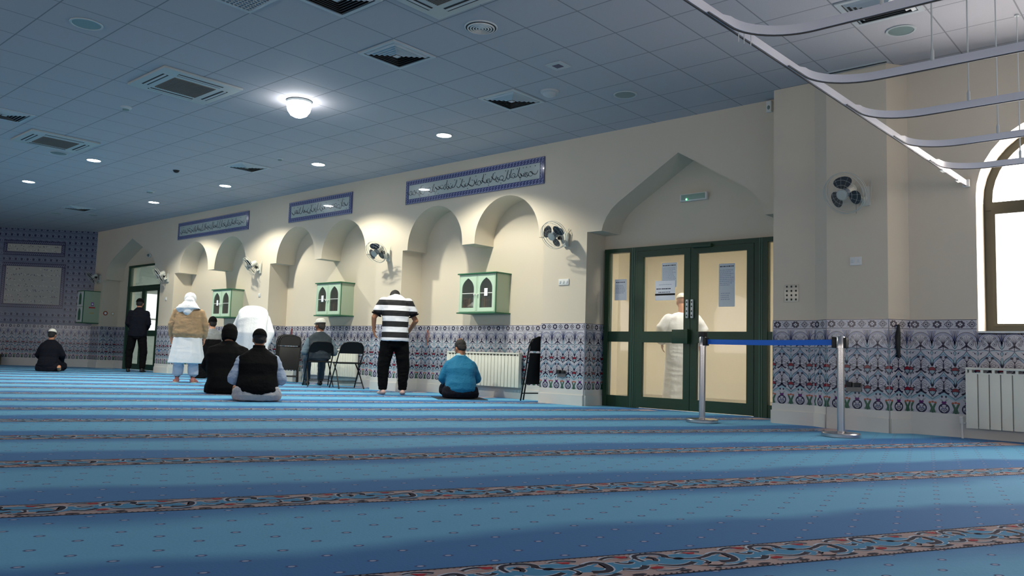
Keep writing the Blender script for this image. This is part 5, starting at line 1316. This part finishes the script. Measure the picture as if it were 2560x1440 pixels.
# far left kneeling man
def hat1(M, t): hair(M, M_hairb, t, low=-.06); cap_hat('prayer_cap', M, M_capw, t, 1.03, z0=.18, flat=.25, tall=.005); 
t1, M1 = kneeler(-19.41, 6.56, 143, 'man kneeling at the far left in a dark jacket and white prayer cap', M_skA, hat1, (M_char, M_dkt), H=.93, shw=.19, elb=.25, base=.24, jacket='jacket', seed=33)
mb = MB(); foot(mb, (.25, -.12, .06), (.3, -1, -.2), (0, 0, 1), 1.05); cap(mb, (.14, -.02, .07), (.25, -.11, .06), .05, .04); solid('foot', mb, .007, M_skB, t1)

# --- standing figures
def stander(x, y, az, label, sk, H=1.72, zs_=None, fx=.11, headbow=10, headturn=0, shw=.19, arms=None, back_lean=0, trou=None, trou_r=(.105, .075, .055), hip=.175, ankle=.08, feet_dir=.15, seed=0, footmat=None):
    t = person(x, y, az, label)
    zs = zs_ or H - .30; zh = H * .53; hc = V((0, back_lean + .03 + .05 * math.sin(math.radians(headbow)), H - .115)); a = math.radians(headturn); b = math.radians(headbow)
    Mh = frame(hc, (-math.sin(a) * math.cos(b), math.cos(a) * math.cos(b), -math.sin(b)))
    mb = MB(); head_shape(mb, Mh); neck(mb, Mh, (0, back_lean * .9, zs + .03)); torso_skin(mb, zh, zs, shw * .85)
    for k in (-1, 1):
        limb(mb, [(k * (shw - .04), back_lean * .8, zs - .06)] + [V(p) for p in arms[k][:2]], [.042, .040, .029]); hand(mb, arms[k][1], arms[k][2], arms[k][3], arms[k][4] if len(arms[k]) > 4 else -k, .5)
        limb(mb, [(k * .09, 0, zh), (k * fx, .02, zh * .52), (k * fx, 0, .10)], [.08, .055, .038]); foot(mb, (k * fx, -.02, .085), (k * feet_dir, 1, 0), (0, 0, -1), 1.05)
    body = solid('body', mb, .008, sk, t); eyes(Mh, body)
    if trou:
        mb = MB(); loft(mb, [(0, -.01, zh - .12, hip * .88, .125), (0, -.015, zh - .02, hip, .145), (0, 0, zh + .10, hip * .9, .115)])
        for k in (-1, 1): limb(mb, [(k * .095, -.01, zh - .04), (k * (fx + .005), .01, zh * .5), (k * fx, 0, ankle + .05)], [trou_r[0], trou_r[1], trou_r[2]])
        solid('trousers', mb, .009, trou, t, wob=.010, wscale=9, seed=seed)
    return t, Mh, zs, zh

# striped shirt
def striped():
    m = bpy.data.materials.new('striped_jersey'); m.use_nodes = True; nt = m.node_tree; b = nt.nodes['Principled BSDF']; b.inputs['Roughness'].default_value = .8; T = NT(m)
    tc = nt.nodes.new('ShaderNodeTexCoord'); sp = nt.nodes.new('ShaderNodeSeparateXYZ'); nt.links.new(tc.outputs['Object'], sp.inputs[0])
    f = T.n('FRACT', T.n('DIVIDE', T.n('SUBTRACT', sp.outputs[2],   .826), .164)); d = T.n('ABSOLUTE', T.n('SUBTRACT', f, .5)); k = T.ss(d, .255, .262)
    k = T.n('MAXIMUM', k, T.ss(sp.outputs[2], 1.448, 1.452))
    nt.links.new(T.mix(k, lin((20, 20, 23)), lin((226, 226, 232))), b.inputs['Base Color']); return m
M_strp = striped()
arms9 = {-1: ((-.325, .02, 1.17), (-.315, .10, .985), (.25, .35, -.9), (-1, .2, -.1)), 1: ((.325, .04, 1.14), (.25, .22, .98), (-.3, .6, -.6), (1, .2, 0))}
t9, M9, zs, zh = stander(-9.47, 8.02, 148, 'man standing in a black and white striped T-shirt, head bowed', M_skA, H=1.60, zs_=1.44, fx=.15, headbow=50, shw=.205, arms=arms9, trou=M_blacktr, trou_r=(.122, .094, .070), hip=.183, back_lean=.06, seed=4)
zs9 = 1.31
mb = MB(); loft(mb, [(0, -.015, .815, .212, .172), (0, -.015, .86, .208, .17), (0, -.01, 1.02, .195, .145), (0, .0, 1.25, .208, .145), (0, .03, 1.38, .218, .13), (0, .05, 1.445, .19, .10), (0, .07, 1.485, .12, .08), (0, .085, 1.50, .07, .06)])
for k in (-1, 1): limb(mb, [(k * .185, .035, 1.40), (k * .262, .03, 1.275)], [.088, .078])
solid('striped_shirt', mb, .009, M_strp, t9, wob=.008, wscale=8, seed=2)
for k in (-1, 1):
    mb = MB(); loft(mb, [(k * .284, .03, 1.225, .080, .080), (k * .292, .03, 1.208, .079, .079)], 20, 2, side=(1, 0, k * .45)); mb.build('sleeve_cuff', t9, smooth=50).data.materials.append(M_blk)
    mb = MB(M_blacktr); loft(mb, [(k * .15, 0, .075, .060, .062), (k * .15, 0, .10, .066, .068), (k * .15, 0, .125, .062, .064)], 20); mb.build('ankle_cuff', t9, smooth=50)
    mb = MB(cloth('ankle_socks', (206, 170, 160))); foot(mb, (k * .15, -.02, .088), (k * .15, 1, 0), (0, 0, -1), 1.13); solid('sock', mb, .008, mb.mats[0], t9)
hair(M9, M_hairb, t9, low=-.05)
# person in white headscarf, tan jacket, white robe
armsT = {-1: ((-.265, .0, 1.02), (-.28, .05, .80), (.02, .25, -1), (-1, 0, 0)), 1: ((.265, .0, 1.00), (.275, .06, .79), (-.02, .25, -1), (1, 0, 0))}
t3, M3, zs, zh = stander(-13.77, 6.88, 147, 'person standing in a white headscarf, tan jacket and long white robe', M_skB, H=1.58, fx=.13, headbow=8, shw=.20, arms=armsT, trou=None, seed=5)
mb = MB()
for k in (-1, 1): limb(mb, [(k * .10, 0, .6), (k * .13, .0, .17)], [.10, .075]); loft(mb, [(k * .13, 0, .135, .085, .085), (k * .12, 0, .3, .09, .09)])
solid('trousers', mb, .009, M_lav, t3, wob=.008, wscale=8)
mb = MB(); loft(mb, [(0, -.01, .345, .30, .235, .05, 9, 0), (0, -.01, .37, .295, .23, .05, 9, 0), (0, -.005, .60, .26, .20, .045, 9, .4), (0, 0, .85, .225, .165, .02, 9, .8), (0, 0, 1.1, .19, .13)], 56); solid('robe', mb, .009, M_wht, t3, wob=.006, wscale=5)
mb = MB(); loft(mb, [(0, -.01, .80, .235, .165), (0, -.01, .84, .245, .175), (0, -.015, .87, .255, .185), (0, -.015, 1.0, .24, .175), (0, -.01, 1.15, .235, .16), (0, .0, 1.255, .215, .13), (0, .01, 1.31, .12, .09)])
for k in (-1, 1): limb(mb, [(k * .195, 0, 1.235), (k * .265, -.01, 1.03), (k * .275, .03, .87)], [.08, .072, .056]); cap(mb, (k * .275, .03, .87), (k * .278, .04, .835), .05, .046)
solid('jacket', mb, .009, M_tan, t3, wob=.012, wscale=7, seed=6)
mb = MB(); mb.ell(M3 @ V((0, -.008, .03)), (.102, .120, .112), n=24); cap(mb, (0, -.05, 1.44), (0, -.02, 1.36), .085, .12); loft(mb, [(0, -.05, 1.265, .17, .13), (-.01, -.045, 1.30, .215, .16), (0, -.04, 1.34, .18, .15), (0, -.03, 1.38, .13, .12), (0, -.01, 1.42, .10, .10)]); cap(mb, (0, -.09, 1.31), (-.02, -.13, 1.255), .09, .07); solid('headscarf', mb, .008, M_wht, t3, wob=.005, wscale=14)
for k in (-1, 1):
    mb = MB(cloth('ankle_dark', (70, 50, 46))); loft(mb, [(k * .13, 0, .09, .036, .04), (k * .13, 0, .15, .038, .042)], 16); mb.build('ankle_sock', t3, smooth=50)
    mb = MB(cloth('pink_sock', (196, 120, 116))); foot(mb, (k * .13, -.02, .088), (k * .3, 1, 0), (0, 0, -1), 1.1); solid('sock', mb, .008, mb.mats[0], t3)
    mb = MB(M_white); loft(mb, [(k * .145, .03, .002, .05, .14), (k * .145, .03, .012, .05, .14)], 24, 3, side=(1, 0, 0)); mb.build('sole', t3, smooth=50)
mb = MB(M_black); mb.tube([V((.278 + .036 * math.cos(a * PI / 8), .055 + .036 * math.sin(a * PI / 8), .825)) for a in range(16)], .007, n=6, closed=True); mb.build('bracelet', t3, smooth=50)
mb = MB(M_tan); loft(mb, [(0, -.01, .785, .222, .155), (0, -.01, .80, .236, .168), (0, -.01, .825, .240, .17), (0, -.01, .845, .232, .165)], 60, 2.3); mb.build('hem_band', t3, smooth=60)
# far standing man in dark jacket
armsD = {-1: ((-.225, .0, 1.16), (-.16, .24, 1.06), (1, .25, 0), (0, 1, .2)), 1: ((.225, .0, 1.14), (.16, .22, 1.02), (-1, .3, 0), (0, 1, .2))}
t2, M2, zs, zh = stander(-19.25, 8.38, 146, 'man standing in a dark jacket and trousers before the far green door', M_skA, H=1.74, fx=.15, shw=.215, arms=armsD, trou=M_blacktr, trou_r=(.11, .085, .068), seed=7)
mb = MB(); loft(mb, [(0, -.01, .84, .20, .145), (0, -.01, .90, .205, .15), (0, -.01, 1.1, .19, .14), (0, 0, 1.30, .20, .14), (0, .01, 1.41, .18, .11), (0, .01, 1.475, .11, .08), (0, .015, 1.53, .075, .07)])
for k in (-1, 1): limb(mb, [(k * .165, 0, 1.39), (k * .225, -.0, 1.15), (k * .16, .19, 1.04)], [.075, .064, .05])
solid('jacket', mb, .010, M_char, t2, wob=.012, wscale=7, seed=8)
hair(M2, M_hairb, t2, low=-.05); cap_hat('knit_cap', M2, M_capb, t2, 1.03, z0=-.1)
for k in (-1, 1): mb = MB(M_blackp); foot(mb, (k * .15, -.02, .09), (k * .15, 1, 0), (0, 0, -1), 1.16); solid('shoe', mb, .009, M_blackp, t2); 

# bowing man in white robe
def bower():
    t = person(-11.82, 6.99, PRAY - 6, 'person bowing forward in a loose white robe, behind the kneeling men')
    hip = V((0, -.10, .93)); sho = V((0, .33, 1.13)); hc = V((0, .52, 1.06)); Mh = frame(hc, (0, .75, -.66), (0, .66, .75))
    mb = MB(); head_shape(mb, Mh); cap(mb, sho, Mh @ V((0, -.01, -.07)), .06, .055); cap(mb, hip, sho, .13, .13)
    for k in (-1, 1):
        limb(mb, [sho + V((k * .17, 0, 0)), V((k * .27, .25, .86)), V((k * .17, .17, .60))], [.048, .038, .027]); hand(mb, (k * .17, .17, .60), (-k * .1, .3, -1), (0, 1, .3), -k, .4)
        limb(mb, [(k * .09, -.10, .9), (k * .12, .0, .5), (k * .13, -.05, .10)], [.09, .06, .04]); foot(mb, (k * .13, -.07, .085), (k * .1, 1, 0))
    b = solid('body', mb, .008, M_skA, t); eyes(Mh, b)
    mb = MB(); loft(mb, [(0, -.04, .25, .27, .22, .05, 9, 0), (0, -.05, .30, .27, .22, .05, 9, 0), (0, -.08, .60, .25, .22, .05, 9, .5), (0, -.12, .88, .235, .205, .035, 9, .5), (0, -.07, 1.04, .23, .19), (0, .04, 1.13, .24, .17), (0, .20, 1.20, .235, .15), (0, .34, 1.18, .22, .12), (0, .42, 1.13, .10, .08)], 48)
    for k in (-1, 1): limb(mb, [sho + V((k * .17, -.02, 0)), V((k * .265, .20, .90)), V((k * .18, .15, .66))], [.10, .092, .07])
    solid('robe', mb, .009, M_wht, t, wob=.008, wscale=4, seed=12)
    mb = MB()
    for k in (-1, 1): limb(mb, [(k * .10, -.05, .6), (k * .13, -.04, .14)], [.10, .07])
    solid('trousers', mb, .011, M_wht, t)
    mb = MB(M_wht); mb.ell(Mh @ V((0, -.01, .035)), (.085, .10, .09), n=22); cap(mb, Mh @ V((0, -.03, -.02)), Mh @ V((0, -.05, -.12)), .08, .10); solid('headscarf', mb, .009, M_wht, t, wob=.006, wscale=12)
bower()

# seated men
def sitter(x, y, az, label, sk, H, top, trou, shw=.2, seat=.455, headturn=0, headbow=4, sleeve=None, wob=.01, seed=0, jname='jacket', shoe=None, lean=0.0):
    t = person(x, y, az, label); zs = H - .30; hc = V((0, .03 + lean, H - .115)); a = math.radians(headturn); b = math.radians(headbow); Mh = frame(hc, (-math.sin(a) * math.cos(b), math.cos(a) * math.cos(b), -math.sin(b)))
    mb = MB(); head_shape(mb, Mh); neck(mb, Mh, (0, lean, zs + .03)); torso_skin(mb, seat + .06, zs, shw * .82)
    for k in (-1, 1):
        limb(mb, [(k * (shw - .06), lean, zs - .065), (k * (shw + .07), .02, zs - .28), (k * .15, .30, seat + .13)], [.03, .034, .027]); hand(mb, (k * .15, .30, seat + .13), (-k * .2, 1, -.15), (0, .1, 1), -k, .3)
        limb(mb, [(k * .09, .0, seat + .07), (k * .13, .42, seat + .05), (k * .12, .42, .10)], [.08, .058, .038]); foot(mb, (k * .12, .41, .085), (k * .12, 1, 0))
    bo = solid('body', mb, .008, sk, t); eyes(Mh, bo)
    mb = MB(); loft(mb, [(0, .0, seat + .0, .17, .14), (0, 0, seat + .06, .18, .15), (0, 0, seat + .16, .16, .12)])
    for k in (-1, 1): limb(mb, [(k * .10, .02, seat + .085), (k * .135, .42, seat + .055)], [.088, .078]); limb(mb, [(k * .135, .42, seat + .05), (k * .125, .41, .13)], [.078, .06])
    solid('trousers', mb, .010, trou, t, wob=.008, wscale=8, seed=seed)
    mb = MB(); loft(mb, [(0, -.01, seat + .03, shw * .98, .15), (0, -.01, seat + .12, shw * .98, .155), (0, -.01, (seat + zs) / 2 + .05, shw * 1.0, .14), (0, lean, zs - .12, shw * 1.08, .14), (0, lean, zs - .04, shw * 1.04, .11), (0, lean, zs + .03, .13, .08), (0, lean + .005, zs + .07, .07, .066)])
    if not sleeve:
        for k in (-1, 1): limb(mb, [(k * (shw - .01), lean, zs - .04), (k * (shw + .075), .02, zs - .28), (k * .16, .27, seat + .14)], [.075, .065, .048])
    solid(jname, mb, .010, top, t, wob=wob, wscale=7, seed=seed)
    if sleeve:
        for k in (-1, 1): mb = MB(); limb(mb, [(k * (shw - .02), lean, zs - .09), (k * (shw + .06), .0, zs - .29), (k * .16, .26, seat + .14)], [.062, .062, .046]); solid('sleeve', mb, .009, sleeve, t, wob=.010, wscale=8, seed=seed + 4)
    if shoe:
        for k in (-1, 1): mb = MB(); foot(mb, (k * .12, .41, .09), (k * .12, 1, 0), (0, 0, -1), 1.17); solid('shoe', mb, .009, shoe, t)
    return t, Mh, zs
t8, M8, zs = sitter(C1.x + .0, C1.y, 156, 'man seated on a black folding chair in a grey vest and white cap', M_skC, 1.20, M_slate, M_slat3, shw=.205, sleeve=M_slat2, headturn=28, seed=14, jname='vest', shoe=M_blackp, lean=.03)
hair(M8, M_hairg, t8, low=-.06)
cap_hat('flat_cap', M8, M_capw, t8, 1.06, z0=.12, flat=.4, tall=.0); mb = MB(M_capw); loft(mb, [(M8 @ V((0, .075, .045))).to_tuple() + (.055, .012), (M8 @ V((0, .125, .035))).to_tuple() + (.045, .010)], 20); mb.build('cap_peak', t8, smooth=50)
mb = MB(cloth('pinkish_collar', (196, 176, 170))); loft(mb, [(0, .035, zs + .045, .074, .068), (0, .04, zs + .085, .062, .058)], 24); mb.build('shirt_collar', t8, smooth=50)
C4 = V((-15.72, 8.37, 0))
folding_chair(C4, 150, 'black folding chair mostly hidden under the coat of the man in grey')
t4, M4, zs = sitter(C4.x, C4.y, 150, 'man seated in a grey shirt and black knit cap, beside the tan jacket', M_skB, 1.25, M_grey, M_dkt, shw=.195, headturn=20, seed=17, jname='shirt', shoe=M_blackp)
hair(M4, M_hairb, t4, low=-.05); cap_hat('knit_cap', M4, M_capb, t4, 1.03, z0=-.05, tall=.02); mb = MB(M_capb); mb.ell(M4 @ V((0, -.02, .135)), (.022, .022, .018), n=12); mb.build('cap_button', t4, smooth=50)
mb = MB(); loft(mb, [(0, -.20, .03, .34, .16, .05, 7, 0), (-.02, -.20, .12, .32, .15, .05, 7, 0), (0, -.20, .42, .25, .10, .03, 7, .5), (0, -.205, .70, .22, .06), (0, -.205, .80, .20, .03)], 48)
o = solid('draped_coat', mb, .011, M_blk, None, wob=.012, wscale=7); o.location = C4; o.rotation_euler = (0, 0, math.radians(150) - PI / 2); tag(o, 'black coat draped over the chair of the man in grey, reaching the carpet', 'coat')

# figure in the lobby behind the glass
armsL = {-1: ((-.29, .0, 1.14), (-.27, .10, .90), (.1, .3, -1), (-1, 0, 0)), 1: ((.29, .0, 1.14), (.27, .10, .90), (-.1, .3, -1), (1, 0, 0))}
tl, ML, zs, zh = stander(-5.72, 10.15, 130, 'person in a long white robe standing in the lobby behind the glass door', M_skB, H=1.60, fx=.12, shw=.21, arms=armsL, trou=None)
mb = MB(); loft(mb, [(0, 0, .06, .27, .22, .04, 8, 0), (0, 0, .3, .26, .2, .04, 8, 0), (0, 0, .8, .23, .17), (0, 0, 1.1, .225, .15), (0, 0, 1.25, .21, .12), (0, 0, 1.33, .11, .08)], 40)
for k in (-1, 1): limb(mb, [(k * .2, 0, 1.23), (k * .29, 0, 1.1), (k * .28, .08, .93)], [.08, .08, .07])
solid('robe', mb, .011, M_wht, tl, wob=.010, wscale=6)
cap_hat('prayer_cap', ML, M_capw, tl, 1.03, z0=.1)
